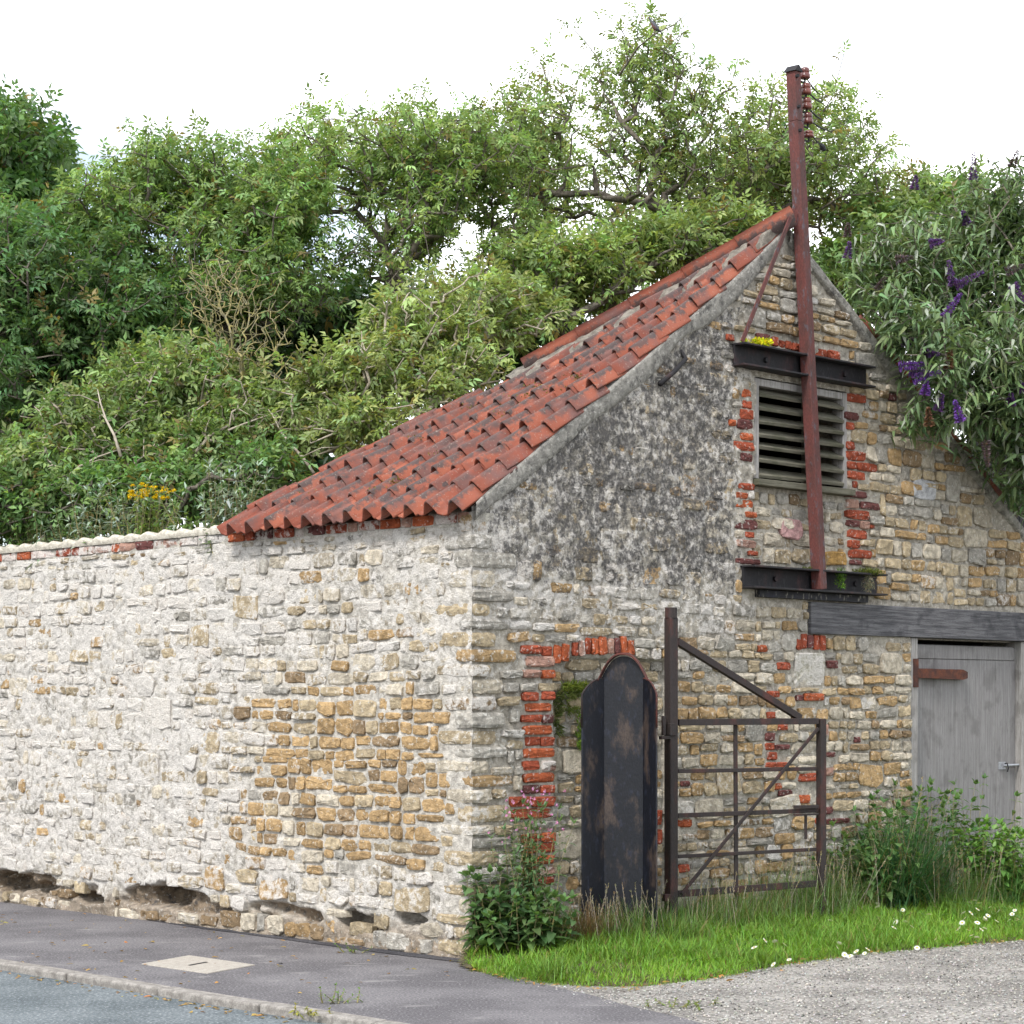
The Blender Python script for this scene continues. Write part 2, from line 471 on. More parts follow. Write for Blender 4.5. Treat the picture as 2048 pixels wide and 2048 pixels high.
# ---- what each place of a wall looks like: weathering with shapes of its own
def ochre_zone(u, z):          # exposed warm stones low on the side wall, near the corner
    return smooth(2.65, 1.7, u)*smooth(-.1, .32, u)*smooth(.40, .75, z)*smooth(1.95, 1.45, z)
def erode(u, z):
    """how much of the wall face has rotted away near the ground"""
    u = np.asarray(u, float); z = np.asarray(z, float)
    mid = .165 + .05*(fbm(u*1.1, u*0, 2, 63)-.5) ; band = smooth(.15, .03, np.abs(z - mid))
    m = fbm(u*2.1, z*5.0, 3, 61, .6)*.75 + band*.45 - .25*smooth(2.2, .7, u)
    return smooth(.71, .82, m)*smooth(.02, .07, z)*smooth(.36, .26, z)
def side_style(u, z):
    o = ochre_zone(u, z)
    wash = .56 + .12*smooth(1.3, 2.6, u) - .36*o - .05*smooth(2.3, 1.9, z)*smooth(.5, 1.5, u) - .34*smooth(.26, .10, z) - .4*erode(u, z)
    lich = .02 + .22*smooth(1.75, 2.3, z)*smooth(1.9, .9, u)*(1 - smooth(2.5, 2.66, z)) + .20*smooth(.30, .05, z) + .34*erode(u, z)
    fleck = .35 + .1*smooth(1, 3, u)
    return wash, lich, fleck
def gable_style(t, z):
    zone = smooth(1.95, 2.6, z) * smooth(3.0, 2.3, t) * (1 - .7*smooth(.35, -.05, t)) * (.68 + .64*fbm(t*1.6, z*1.6, 3, 31))
    crest = smooth(3.95, 4.5, z)
    lich = .04 + .62*zone + .17*crest*(1-zone) + .08*smooth(5.0, 6.2, t)*smooth(1.9, 3, z) + .12*smooth(.45, .05, t)
    mid = smooth(1.8, 2.3, z)*smooth(3.1, 2.2, t)
    wash = .34 + .22*mid - .06*smooth(1.9, 1.5, z)*smooth(1.2, 1.9, t) - .14*smooth(3.4, 4.4, t)*smooth(2.2, 2.6, z) + .10*smooth(.7, .1, t) + .16*smooth(1.0, .6, z)*smooth(1.9, 2.4, t)
    fleck = .45 + .35*smooth(.9, .2, t) + .3*zone + .15*crest
    return wash, lich, fleck

def band_layout(a0, a1, z0, z1, hmin=.15, hmax=.23, wmin=.20, wmax=.46, single=.16, gap=.016):
    out = []; z = z0
    while z < z1 - .05:
        H = R.uniform(hmin, hmax)
        if z + H > z1 - .05: H = z1 - z
        a = a0 - R.uniform(0, .2)
        while a < a1:
            W = R.uniform(wmin, wmax)
            dz = .022*(vnoise(a*1.7, z*3, 4)-.5)*2
            if R.random() < single and W < .36:
                out.append((a, z+dz, a+W, z+H+dz))
            else:
                nrow = 2 if H < .20 or R.random() < .6 else 3
                cuts = np.sort(np.concatenate([[0, 1], (np.arange(1, nrow) + R.uniform(-.22, .22, nrow-1))/nrow]))
                for k in range(nrow):
                    b = a
                    while b < a + W - .03:
                        ww = R.uniform(.10, .29)
                        if b + ww > a + W - .06: ww = a + W - b
                        out.append((b, z+dz+H*cuts[k], b+ww, z+dz+H*cuts[k+1])); b += ww
            a += W
        z += H
    return [(a+gap/2, b+gap/2, c-gap/2, d-gap/2) for a, b, c, d in out]
def clip(rects, blocks, pad=.010):
    out = []
    for (a, b, c, d) in rects:
        ok = True
        for (e, f, g, h) in blocks:
            if c <= e-pad or a >= g+pad or d <= f+pad*.5 or b >= h-pad*.5: continue
            if min(d, h) - max(b, f) < .25*(d-b):           # only grazes: trim in height
                if b < f: d = min(d, f-pad)
                else: b = max(b, h+pad)
            else:
                L, Rr = e-pad-a, c-(g+pad)
                if L >= Rr: c = min(c, e-pad)
                else: a = max(a, g+pad)
            if c-a < .045 or d-b < .028: ok = False; break
        if ok: out.append((a, b, c, d))
    return out

def slab(fr, cx, cz, w, h, proud, n=3.4, jit=.07, tilt=0.0, pts=11, depth=.05, base_off=0.0, dome=.005):
    """a rounded uneven piece of stone or brick set into a wall face: V, faces (about 50 triangles)"""
    ang = (np.arange(pts) + R.uniform(-.25, .25, pts))/pts*2*math.pi
    ca, sa = np.cos(ang), np.sin(ang)
    x = np.sign(ca)*np.abs(ca)**(2/n)*w/2*(1 + R.normal(0, jit*.55, pts)); y = np.sign(sa)*np.abs(sa)**(2/n)*h/2*(1 + R.normal(0, jit, pts))
    ct, st = math.cos(tilt), math.sin(tilt)
    tx, tz = R.normal(0, .05), R.normal(0, .07)           # the face is not quite in the plane
    def ring(s, off, wob=0.0):
        e = min(.009, .16*min(w, h))
        xx = x*(1 - s*2*e/w); yy = y*(1 - s*2*e/h)
        o = base_off + off + tx*xx + tz*yy + R.normal(0, wob, pts) if wob else base_off + off + 0*xx
        return [fr(cx + a*ct - b*st, cz + a*st + b*ct, float(oo)) for a, b, oo in zip(xx, yy, np.broadcast_to(o, xx.shape))]
    V = ring(0, -depth) + ring(0, proud - dome, .0022) + ring(1.0, proud, .0028)
    V += [fr(cx + R.normal(0, .08)*w, cz + R.normal(0, .08)*h, base_off + proud + R.uniform(0, dome))]
    fs = []; k = pts
    for r in (0, 1):
        for i in range(k): fs.append((r*k+i, r*k+(i+1)%k, (r+1)*k+(i+1)%k, (r+1)*k+i))
    for i in range(k): fs.append((2*k+i, 2*k+(i+1)%k, 3*k))
    return V, fs
def dress(me, c, wash, lich, fleck):
    add_col(me, np.asarray(c)); n = len(me.vertices)
    for k, v in (('wash', wash), ('lich', lich), ('fleck', fleck)):
        a = me.attributes.new(k, 'FLOAT', 'POINT'); a.data.foreach_set('value', np.full(n, v, np.float32))

def flip(fs): return [tuple(reversed(f)) for f in fs]

def place_stones(fr, rects, style, colour, proud, parent, part_name='stone', limit=300, flipped=False, base_off=None):
    rects = sorted(rects, key=lambda r: -(r[2]-r[0])*(r[3]-r[1]))
    SV, SF, SC, SA = [], [], [], []
    for i, (a, b, c, d) in enumerate(rects):
        cx, cz = (a+c)/2, (b+d)/2
        ws, li, fl = style(cx, cz)
        ws, li, fl = float(ws)+R.normal(0, .13), float(li)+R.normal(0, .05), float(fl)+R.normal(0, .12)
        cc = colour(cx, cz)*R.uniform(.78, 1.18)
        V, fs = slab(fr, cx, cz, c-a, d-b, proud(cx, cz) + R.normal(0, .006), n=R.uniform(3.2, 7.0), jit=R.uniform(.05, .12), tilt=R.normal(0, .035), pts=int(R.integers(8, 13)), base_off=0 if base_off is None else base_off(cx, cz))
        if flipped: fs = flip(fs)
        if i < limit:
            me = py_mesh(part_name, V, fs); dress(me, cc, ws, li, fl)
            link(part_name, me, M['masonry'], parent)
        else:
            n = len(SV); SV += V; SF += [tuple(j+n for j in f) for f in fs]
            SC += [cc]*len(V); SA += [(ws, li, fl)]*len(V)
    if SV:
        me = py_mesh('small_rubble', SV, SF); add_col(me, np.array(SC))
        SA = np.array(SA, np.float32)
        for j, k in enumerate(('wash', 'lich', 'fleck')):
            at_ = me.attributes.new(k, 'FLOAT', 'POINT'); at_.data.foreach_set('value', SA[:, j].copy())
        o = link('small_rubble', me, M['masonry'], parent); o['kind'] = 'stuff'

# ---- quoins: blocks that show on both faces of the corner
quoins = []; z = .02; k = 0
while z < SIDE_TOP - .05:
    h = R.uniform(.075, .125)
    lt, lu = (R.uniform(.26, .38), R.uniform(.10, .17)) if k % 2 else (R.uniform(.14, .22), R.uniform(.22, .34))
    if z < .5: lt += .05
    quoins.append((z, z+h-.012, lt, lu)); z += h; k += 1

# ---- cavities where the foot of the side wall has rotted away
cavs = [(u, zz, w, h) for u, zz, w, h in
        ((sid(330, 1712)[0], .20, .26, .10), (sid(20, 1785)[0], .16, .30, .10), (sid(700, 1842)[0], .17, .14, .07), (sid(815, 1830)[0], .22, .16, .06), (sid(180, 1760)[0], .10, .2, .05), (4.9, .13, .2, .06))]
def side_level(u, z):
    """how far the mortar stands out from the wall plane"""
    o = ochre_zone(u, z)
    lv = .003 - .002*o + .003*smooth(1.5, 3.0, u)
    lv = lv + .020*(fbm(u*3.1, z*3.1, 3, 2) - .5) + .026*(fbm(u*14, z*14, 3, 9, .6) - .5)*(1 - .3*o) + .010*(fbm(u*38, z*38, 2, 12) - .5)
    rot = smooth(.40, .12, z)
    lv = lv + rot*(.06*(fbm(u*7, z*7, 3, 21) - .62))
    lv = lv - (.075 + .09*(fbm(u*15, z*22, 3, 37)-.5))*erode(u, z)
    for (cu, cz, w, h) in cavs:
        d = ((u-cu)/w)**2 + ((z-cz)/h)**2 + 1.5*(fbm(u*9, z*13, 3, 33)-.5)
        lv = lv - (.20 + .10*(fbm(u*20, z*20, 2, 35)-.5))*smooth(1.0, .55, d)
    return lv
def gable_level(t, z):
    wsh, lich, fl = gable_style(t, z)
    zone = smooth(2.15, 2.65, z) * smooth(2.85, 2.1, t)
    mid = smooth(1.8, 2.3, z)*smooth(3.3, 2.4, t)
    lv = -.006 + .013*np.maximum(zone, mid*.8) - .008*smooth(.6, .2, t) - .006*smooth(4.1, 4.4, z)
    lv = lv + .018*(fbm(t*3, z*3, 3, 41) - .5) + .024*(fbm(t*15, z*15, 3, 44, .6) - .5) + .010*(fbm(t*40, z*40, 2, 47) - .5)
    # the blocked doorway lies back a little
    inb = smooth(BD0-.005, BD0+.012, t)*smooth(BD1+.02, BD1, t)*smooth(BDZ1+.02, BDZ1-.02, z)
    lv = lv - .050*inb
    inl = smooth(LV0-.01, LV0+.01, t)*smooth(LV1+.02, LV1, t)*smooth(LVZ0+.02, LVZ0, z)*smooth(LBZ1-.1, LBZ1, z)
    return lv - .035*inl
def gable_base(t, z):
    a = .050 if (BD0 < t < BD1 and z < BDZ1) else 0.0
    return -a - (.035 if (LV0 < t < LV1 and LBZ1-.05 < z < LVZ0) else 0.0)

def wall_grid(name, fr, a0, a1, z0, ztop, level, style, holes, parent, step=.0135, mcol=(.43,.40,.345), flipped=False):
    na = int((a1-a0)/step)+1; zt = float(np.max(ztop(np.linspace(a0, a1, 400)))); nz = int((zt-z0)/step)+1
    A, Zg = np.meshgrid(np.linspace(a0, a1, na), np.linspace(0, 1, nz), indexing='ij')
    top = ztop(A)
    Zr = z0 + (zt - z0)*Zg
    keep = Zr <= top + step
    Zv = np.minimum(Zr, top)
    L = level(A, Zv)
    e = fr
    P0 = np.array(fr(0, 0, 0)); PA = np.array(fr(1, 0, 0)) - P0; PO = np.array(fr(0, 0, 1)) - P0
    V = P0 + A[..., None]*PA + L[..., None]*PO; V[..., 2] = Zv
    idx = np.arange(na*nz).reshape(na, nz)
    q = np.stack([idx[:-1, :-1], idx[1:, :-1], idx[1:, 1:], idx[:-1, 1:]], -1)
    ok = keep[:-1, :-1] & keep[1:, :-1]
    am, zm = (A[:-1, :-1]+A[1:, 1:])/2, (Zv[:-1, :-1]+Zv[1:, 1:])/2
    ok &= (Zv[:-1, 1:] - Zv[:-1, :-1] > 1e-4) | (Zv[1:, 1:] - Zv[1:, :-1] > 1e-4)
    for (e0, f0, g0, h0) in holes: ok &= ~((am > e0) & (am < g0) & (zm > f0) & (zm < h0))
    q = q[ok]
    if flipped: q = q[:, ::-1]
    used = np.unique(q); remap = np.full(na*nz, -1); remap[used] = np.arange(len(used))
    ws, li, fl = style(A, Zv)
    if fr is SP: mud = np.maximum(smooth(.24, .08, Zv)*.8, erode(A, Zv))[..., None]
    else: mud = 0*A[..., None]
    c = (np.array(mcol)[None, None]*(1-mud) + mud*np.array([.24, .185, .13])) * (.82 + .36*fbm(A*2.3, Zv*2.3, 3, 60))[..., None]
    pick_ = lambda X: np.broadcast_to(X, A.shape).reshape(-1)[used]
    me = np_mesh(name, V.reshape(-1, 3)[used], quads=remap[q], cols=c.reshape(-1, 3)[used],
                 attrs={'wash': pick_(ws)*.8+.12, 'lich': pick_(li), 'fleck': pick_(fl)}, smooth_shade=True)
    return link(name, me, M['masonry'], parent)

# ---- side wall
side_wall = wall_grid('side_wall', SP, 0.0, SIDE_END, -.08, lambda u: SIDE_TOP + 0*u, side_level, side_style, [], barn, mcol=(.50, .465, .41), flipped=True)
MB().frame_box(SP, .42, SIDE_END-.02, -.1, SIDE_TOP-.01, -.45, -.36).build('wall_core', M['mortar_bed'], side_wall)
rects = band_layout(.0, 6.0, .0, SIDE_TOP-.01, .16, .25, .22, .50, .2)
rects = clip(rects, [(-.5, z0, lu, z1) for z0, z1, lt, lu in quoins], .008)
rects = [r for r in rects if float(erode((r[0]+r[2])/2, (r[1]+r[3])/2)) < .45]
rects = [r for r in rects if not any(((.5*(r[0]+r[2])-cu)/w)**2 + ((.5*(r[1]+r[3])-cz)/h)**2 < 1.15 for cu, cz, w, h in cavs)]
def side_colour(u, z):
    o = float(ochre_zone(u, z))
    return pick((1.6*(1-o)+.15, 1.2, .5+3.2*o, .8*(1-o), .12+.5*o + (1.6 if z < .2 else 0)))
side_proud = lambda u, z: .011 + .005*float(ochre_zone(u, z)) - .001*float(smooth(2.2, 3.4, u))
place_stones(SP, rects, side_style, side_colour, side_proud, side_wall, flipped=True)

# brick course under the eaves, and the scalloped cement bed that once carried tiles
u = .02; i = 0
while u < 6.0:
    w = (.215 if i % 3 else .105)*R.uniform(.93, 1.06)
    wash = R.choice([.15, .35, .55, .72], p=[.22, .25, .28, .25]) - .12*float(smooth(1.5, .5, u))
    c = np.array([RED, ORG, PNK, DRK, (.10,.09,.09)][R.choice(5, p=[.36, .16, .28, .12, .08])])
    V, fs = slab(SP, u+w/2, SIDE_TOP+.034, w-.010, .062, .012+R.normal(0, .003), n=8, jit=.025)
    me = py_mesh('brick', V, flip(fs)); dress(me, c, wash, .25 if u < 2 else .08, .35)
    link('brick', me, M['masonry'], side_wall)
    u += w; i += 1
MB().frame_box(SP, 0.0, 6.6, SIDE_TOP-.02, SIDE_TOP+.066, -.30, .002).build('mortar_joint', M['mortar_bed'], side_wall)
nb = 150; us = np.linspace(2.1, 6.6, nb); V, fs = [], []
for k, uu in enumerate(us):
    zt = SIDE_TOP + .098 + .034*abs(math.sin(math.pi*(uu/.205))) + .010*(vnoise(uu*9, 1, 5)-.5)
    o = .018 + .016*vnoise(uu*12, 3, 7)
    V += [SP(uu, SIDE_TOP+.066, o-.006), SP(uu, SIDE_TOP+.066+.6*(zt-SIDE_TOP-.066), o+.008), SP(uu, zt, o-.01), SP(uu, zt-.01, -.10-.03*vnoise(uu*7, 0, 2)), SP(uu, SIDE_TOP+.06, -.16)]
for k in range(nb-1):
    for j in range(4): fs.append((k*5+j, k*5+j+1, (k+1)*5+j+1, (k+1)*5+j))
link('scalloped_mortar', py_mesh('scalloped_mortar', V, fs, True), simple_mat('old_bedding', (.40,.365,.30), (.56,.52,.44), 30, .95, .8, .015), side_wall)

# ---- quoin blocks
def rough_block(P, seed, amp=.007, n=4):
    """P: function of three unit coordinates -> world point; a subdivided box with worn edges"""
    V, fs, ids = [], [], {}
    def vid(i, j, k):
        key = (i, j, k)
        if key not in ids:
            x, y, z = i/n, j/n, k/n
            s = [2*x-1, 2*y-1, 2*z-1]; e = sum(1 for q in s if abs(q) > .99)
            ids[key] = len(V)
            wob = amp*(2*vnoise(i*1.7+k*2.9+seed, j*2.3+k*1.1, 8)-1)
            V.append(P(x, y, z, -(.010 if e == 2 else .018 if e == 3 else 0) + wob))
        return ids[key]
    for ax in range(3):
        for sgn in (0, n):
            for a in range(n):
                for b in range(n):
                    q = []
                    for da, db in ((0,0),(1,0),(1,1),(0,1)):
                        c = [0, 0, 0]; c[ax] = sgn; c[(ax+1)%3] = a+da; c[(ax+2)%3] = b+db; q.append(vid(*c))
                    fs.append(tuple(q if sgn else q[::-1]))
    return V, fs
gable_wall = wall_grid('gable_wall', GP, 0.0, T_R+.35, -.08, lambda t: roof_z(t)-.01, gable_level, gable_style,
    [(LV0+.01, LVZ0-.02, LV1-.01, LVZ1), (DR0+.005, -1, DR1, DRZ1+.05), (LI0+.01, LIZ0+.01, LI1, LIZ1-.01)], barn, mcol=(.40, .365, .305))
for qi, (z0, z1, lt, lu) in enumerate(quoins):
    pt, pu = .012 + R.normal(0, .006), .012 + R.normal(0, .006)
    def P(x, y, z, inset, z0=z0, z1=z1, lt=lt, lu=lu, pt=pt, pu=pu):
        t = -pu + (lt+pu)*x; u_ = -pt + (lu+pt)*y
        sx, sy, sz = 2*x-1, 2*y-1, 2*z-1
        t += inset*sx*.6; u_ += inset*sy*.6; zz = z0 + (z1-z0)*z + inset*sz*.4
        p = GP(t, zz, 0); return (p[0] + SD[0]*u_, p[1] + SD[1]*u_, zz)
    V, fs = rough_block(P, qi*13.7)
    me = py_mesh('quoin', V, flip(fs)); high = z0 > 2.0
    dress(me, pick((1.6, 1.2, .25, 1.4, .1))*R.uniform(.8, 1.1), R.uniform(.30, .62), .16, .75)
    link('quoin', me, M['masonry'], gable_wall)

# ---- gable stones
blocks = [(-1, z0, lt, z1) for z0, z1, lt, lu in quoins]
bk = [(a, b, c, d) for a, b, c, d, k, tl in bricks]
blocks += bk
pad_open = [(LV0-.03, LVZ0-.06, LV1+.03, LVZ1+.3), (DR0, -1, DR1+.05, DRZ1+.1), (LI0, LIZ0, LI1+1, LIZ1), (UB0+.02, UBZ0+.01, UB1-.02, UBZ1-.01), (LB0+.02, LBZ0-.06, LB1-.03, LBZ1-.01)]
wp0, wpz1 = gab(*Z5(442, 335)); wp1, wpz0 = gab(*Z5(640, 560))
blocks += pad_open + [(wp0, wpz0, wp1, wpz1)]
lo = band_layout(.0, T_R+.3, .0, 2.35)
hi = band_layout(.0, T_R+.3, 2.35, 3.95, .15, .26)
ap = band_layout(1.6, 5.2, 3.95, 5.0, .10, .17, .22, .5, .5)
rects = clip(lo + hi + ap, blocks, .008)
rects = [r for r in rects if r[3] < float(min(roof_z(r[0]), roof_z(r[2]))) - .03]
# stones must not bridge the edge of a recess
def split_edge(rs, e, z0, z1):
    out = []
    for (a, b, c, d) in rs:
        if a < e < c and z0 < (b+d)/2 < z1:
            if e-a > .05: out.append((a, b, e-.008, d))
            if c-e > .05: out.append((e+.008, b, c, d))
        else: out.append((a, b, c, d))
    return out
for e, z0, z1 in ((BD0, 0, BDZ1), (BD1, 0, BDZ1), (LV0, LBZ1, LVZ0), (LV1, LBZ1, LVZ0)): rects = split_edge(rects, e, z0, z1)
def gable_colour(t, z):
    low = float(smooth(1.9, 1.5, z)*smooth(1.0, 1.8, t)); right = float(smooth(3.6, 4.3, t)*smooth(2.1, 2.5, z)); quo = float(smooth(.7, .3, t))
    crest = float(smooth(4.0, 4.3, z))
    return pick((1.0+.3*low, 1.3+.7*right, .40+1.1*low+.3*right+.6*crest, .8+.8*quo+.3*crest-.4*low, .22+.25*right))
def gable_proud(t, z):
    zone = float(max(smooth(2.15, 2.65, z)*smooth(2.85, 2.1, t), .7*smooth(1.8, 2.3, z)*smooth(3.3, 2.4, t)))
    return .014 - .010*zone + .010*float(smooth(4.05, 4.3, z)) + .004*float(smooth(.7, .3, t))
place_stones(GP, rects, gable_style, gable_colour, gable_proud, gable_wall, base_off=gable_base)
for (a, b, c, d, kcol, tl) in bricks:
    cx, cz = (a+c)/2, (b+d)/2
    ws, li, fl = gable_style(cx, cz)
    V, fs = slab(GP, cx, cz, c-a, d-b, .014 + R.normal(0, .004), n=6.5, jit=.04, tilt=tl, base_off=gable_base(cx, cz))
    me = py_mesh('brick', V, fs)
    dress(me, np.array(kcol)*R.uniform(.8, 1.12), .15 + R.normal(0, .10) + (.25 if kcol is PNK else 0), float(li)*.55+.02, .35)
    link('brick', me, M['masonry'], gable_wall)
# special stones and a patch of old render beside the gate
for (x0, y0, x1, y1, c) in ((1300, 985, 1430, 1115, (.47, .47, .48)), (590, 1200, 718, 1325, (.42, .25, .24)), (835, 1380, 955, 1468, (.40, .24, .08))):
    (a, d), (c_, b) = gab(*Z4(x0, y0)), gab(*Z4(x1, y1))
    V, fs = slab(GP, (a+c_)/2, (b+d)/2, c_-a, abs(d-b), .026, n=4, jit=.06, base_off=gable_base((a+c_)/2, (b+d)/2))
    me = py_mesh('stone', V, fs); dress(me, c, .22, .0, .25); link('stone', me, M['masonry'], gable_wall)
V, fs = slab(GP, (wp0+wp1)/2, (wpz0+wpz1)/2, wp1-wp0, wpz1-wpz0, .010, n=7, jit=.05)
me = py_mesh('render_patch', V, fs); dress(me, (.50, .47, .38), .62, .02, .6); link('render_patch', me, M['masonry'], gable_wall)

# backing of the gable behind the face, open at the louvre and the door
mb = MB(); cuts = sorted([.02, LV0, LV1, T_AP, DR0, DR1, T_R+.3])
for a, b in zip(cuts[:-1], cuts[1:]):
    mid = (a+b)/2; spans = [(-.1, None)]
    if LV0-1e-6 <= a and b <= LV1+1e-6: spans = [(-.1, LVZ0-.05), (LVZ1, None)]
    if DR0-1e-6 <= a and b <= DR1+1e-6: spans = [(LIZ0-.01, None)]
    for z0, z1 in spans:
        za, zb = (z1, z1) if z1 is not None else (float(roof_z(a))-.05, float(roof_z(b))-.05)
        o1, o0 = -.11, -.42
        mb.hexa([GP(a,z0,o1), GP(b,z0,o1), GP(b,z0,o0), GP(a,z0,o0), GP(a,za,o1), GP(b,zb,o1), GP(b,zb,o0), GP(a,za,o0)])
mb.build('wall_core', M['mortar_bed'], gable_wall)

# cement fillet along the verge
def verge_fillet(ts, name, wid, seed):
    V, fs = [], []
    n = 7
    for k, t in enumerate(ts):
        w = wid*(.72 + .6*vnoise(t*3.3, seed, 5)) ; zt = float(roof_z(t)) + .012
        for j in range(n):
            f = j/(n-1)
            o = .030*math.sqrt(max(0, 1-f**2.2)) + .004 + .010*(fbm(t*16, f*4+seed, 2, 3)-.5) - (.03 if j == n-1 else 0)
            V.append(GP(t, zt - w*f, o))
        V.append(GP(t, zt+.004, -.06))
    m = n+1
    for k in range(len(ts)-1):
        for j in range(n-1): fs.append((k*m+j, k*m+j+1, (k+1)*m+j+1, (k+1)*m+j))
        fs.append((k*m+n, k*m, (k+1)*m, (k+1)*m+n))
    me = py_mesh(name, V, flip(fs), True); dress(me, (.30, .285, .255), .12, .42, .35)
    link(name, me, M['masonry'], gable_wall)
verge_fillet(np.linspace(.0, T_AP-.03, 130), 'cement_fillet', .15, 1)
verge_fillet(np.linspace(T_AP+.03, T_R, 130), 'cement_fillet', .08, 9)

# ---- louvre window
louvre = MB()
louvre.frame_box(GP, LV0, LV0+.05, LVZ0, LVZ1-.004, -.10, .006)
louvre.frame_box(GP, LV1-.05, LV1, LVZ0, LVZ1-.004, -.10, .004)
louvre.frame_box(GP, LV0+.052, LV1-.052, LVZ1-.055, LVZ1-.004, -.10, .000)
louvre = louvre.build('louvre_window', M['frame_wood'], barn, bevel=.004); louvre['label'] = 'grey timber louvre with mossy slats'
ns = 7
for k in range(ns):
    zc_ = LVZ0 + .055 + (LVZ1-.09-LVZ0)*k/(ns-.35)
    s_ = MB(); th = .024; wob = R.normal(0, .004, 4)
    a, b = LV0+.047, LV1-.047
    s_.hexa([GP(a, zc_-.040+wob[0], .010), GP(b, zc_-.040+wob[1], .010), GP(b, zc_+.014, -.085), GP(a, zc_+.014, -.085),
             GP(a, zc_-.040+th+wob[0], .016), GP(b, zc_-.040+th+wob[1], .016), GP(b, zc_+.014+th, -.085), GP(a, zc_+.014+th, -.085)])
    s_.build('slat', M['slat'], louvre, bevel=.004)
MB().frame_box(GP, LV0-.004, LV1+.045, LVZ0-.05, LVZ0-.004, -.10, .05).build('sill', M['slat'], louvre, bevel=.005)
bx = MB()  # added near-black box, keeps light out behind the slats
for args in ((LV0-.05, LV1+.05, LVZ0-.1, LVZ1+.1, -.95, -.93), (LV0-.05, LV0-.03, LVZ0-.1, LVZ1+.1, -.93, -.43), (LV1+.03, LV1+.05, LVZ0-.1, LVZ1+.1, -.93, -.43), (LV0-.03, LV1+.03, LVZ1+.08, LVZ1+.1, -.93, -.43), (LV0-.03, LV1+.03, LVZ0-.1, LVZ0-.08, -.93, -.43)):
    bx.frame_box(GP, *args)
bx.build('light_block_box', M['painted_dark'], louvre)
MB().frame_box(GP, DR0-.04, DR1+.04, -.05, LIZ1-.02, -.50, -.44).build('dark_backing', M['painted_dark'], barn)  # added near-black sheet, shuts out daylight behind the door
MB().frame_box(GP, DR0-.04, DR0-.01, -.05, LIZ1-.02, -.43, -.17).build('dark_backing_side', M['painted_dark'], barn)  # added near-black side of that backing

# ---- steel channels above and below the louvre
def channel(a, b, z0, z1, out, label):
    c = MB(); th = .014
    c.frame_box(GP, a, b, z0+th, z1-th, .012, .012+th)
    c.frame_box(GP, a, b, z1-th, z1, -.02, out)
    c.frame_box(GP, a, b, z0, z0+th, -.02, out)
    o = c.build('steel_beam', M['beam'], barn, bevel=.003); o['label'] = label
    for t in (a+.22*(b-a), a+.82*(b-a)):
        MB().tube([GP(t, (z0+z1)/2, .024), GP(t, (z0+z1)/2, .046)], .020, 6).build('bolt', M['beam'], o)
    return o
upper = channel(UB0, UB1, UBZ0, UBZ1, .115, 'black steel channel above the louvre')
lower = channel(LB0, LB1, LBZ0, LBZ1, .125, 'black steel channel carrying the rusty pole')
pl0, plz1 = gab(*Z4(440, 1600)); pl1, plz0 = gab(*Z4(1040, 1668))
MB().frame_box(GP, pl0, pl1, LBZ0-.055, LBZ0-.004, -.03, .045).build('bearing_plate', rust_mat('peeling_black_paint', (.014,.014,.018), (.02,.02,.03), (.30,.28,.24), .5, .6), lower, bevel=.003)

# ---- timber lintel, door frame and door
lintel = MB().frame_box(GP, LI0, LI1, LIZ0, LIZ1, -.2, .022).build('timber_lintel', M['lintel'], barn, bevel=.006)
lintel['label'] = 'long dark weathered timber lintel over the door'
df = MB()
fw = gab(*Z5(1245, 300))[0] - DR0
df.frame_box(GP, DR0+.004, DR0+fw, 0.0, DRZ1, -.16, -.005)
door_frame = df.build('door_frame', M['frame_wood'], barn, bevel=.004)
MB().frame_box(GP, DR1-.075, DR1-.004, 0.0, DRZ1, -.16, -.005).build('door_post', M['frame_wood'], door_frame, bevel=.004)
d0, d1 = DR0+fw+.006, DR1-.08
_, dz1 = gab(*Z5(1500, 290))
door = MB().frame_box(GP, d0, d1, .04, dz1, -.12, -.075).build('door', M['door'], barn, bevel=.003)
door['label'] = 'weathered grey timber door'
nbd = 5; bw = (d1-d0-.006)/nbd
for k in range(nbd):
    MB().frame_box(GP, d0+.003+bw*k+.0012, d0+.003+bw*(k+1)-.0012, .05, dz1-.115, -.0745, -.060 + R.normal(0, .0008)).build('board', M['door'], door, bevel=.0015)
MB().frame_box(GP, d0+.05, d1-.10, dz1-.110, dz1-.006, -.0745, -.058).build('rail', M['door'], door, bevel=.003)
MB().frame_box(GP, d0+.003, d0+.046, dz1-.110, dz1-.006, -.0745, -.061).build('stile', M['door'], door, bevel=.003)
MB().frame_box(GP, d1-.096, d1-.003, dz1-.110, dz1-.006, -.0745, -.061).build('stile', M['door'], door, bevel=.003)
h0, hz = gab(*Z5(1225, 470)); h1, _ = gab(*Z5(1568, 490))
hm = MB(); hn = 12; hV, hf = [], []
for k in range(hn+1):
    f = k/hn; t = h0 + (h1-h0)*f
    zt = hz + .036 - (.005*vnoise(k*1.3, 2, 3) if f > .4 else 0); zb = hz - .036 - .012*f
    if k == hn: zt -= .02; zb += .012
    for o in (-.040, -.006): hV += [GP(t, zb, o), GP(t, zt, o)]
for k in range(hn):
    b0, b1 = k*4, (k+1)*4
    hf += [(b0+2, b1+2, b1+3, b0+3), (b0+1, b0+3, b1+3, b1+1), (b0, b1, b1+2, b0+2), (b0, b0+1, b1+1, b1)]
hf += [(0, 2, 3, 1), (hn*4, hn*4+1, hn*4+3, hn*4+2)]
RUSTY = simple_mat('orange_rust', (.050, .022, .018), (.115, .038, .020), 16, .85, .5, .006)
hm.add(hV, hf).build('strap_hinge', RUSTY, door)
MB().frame_box(GP, DR0+.03, DR0+fw-.004, hz-.11, hz+.11, -.004, .006).build('hinge_plate', RUSTY, door_frame)
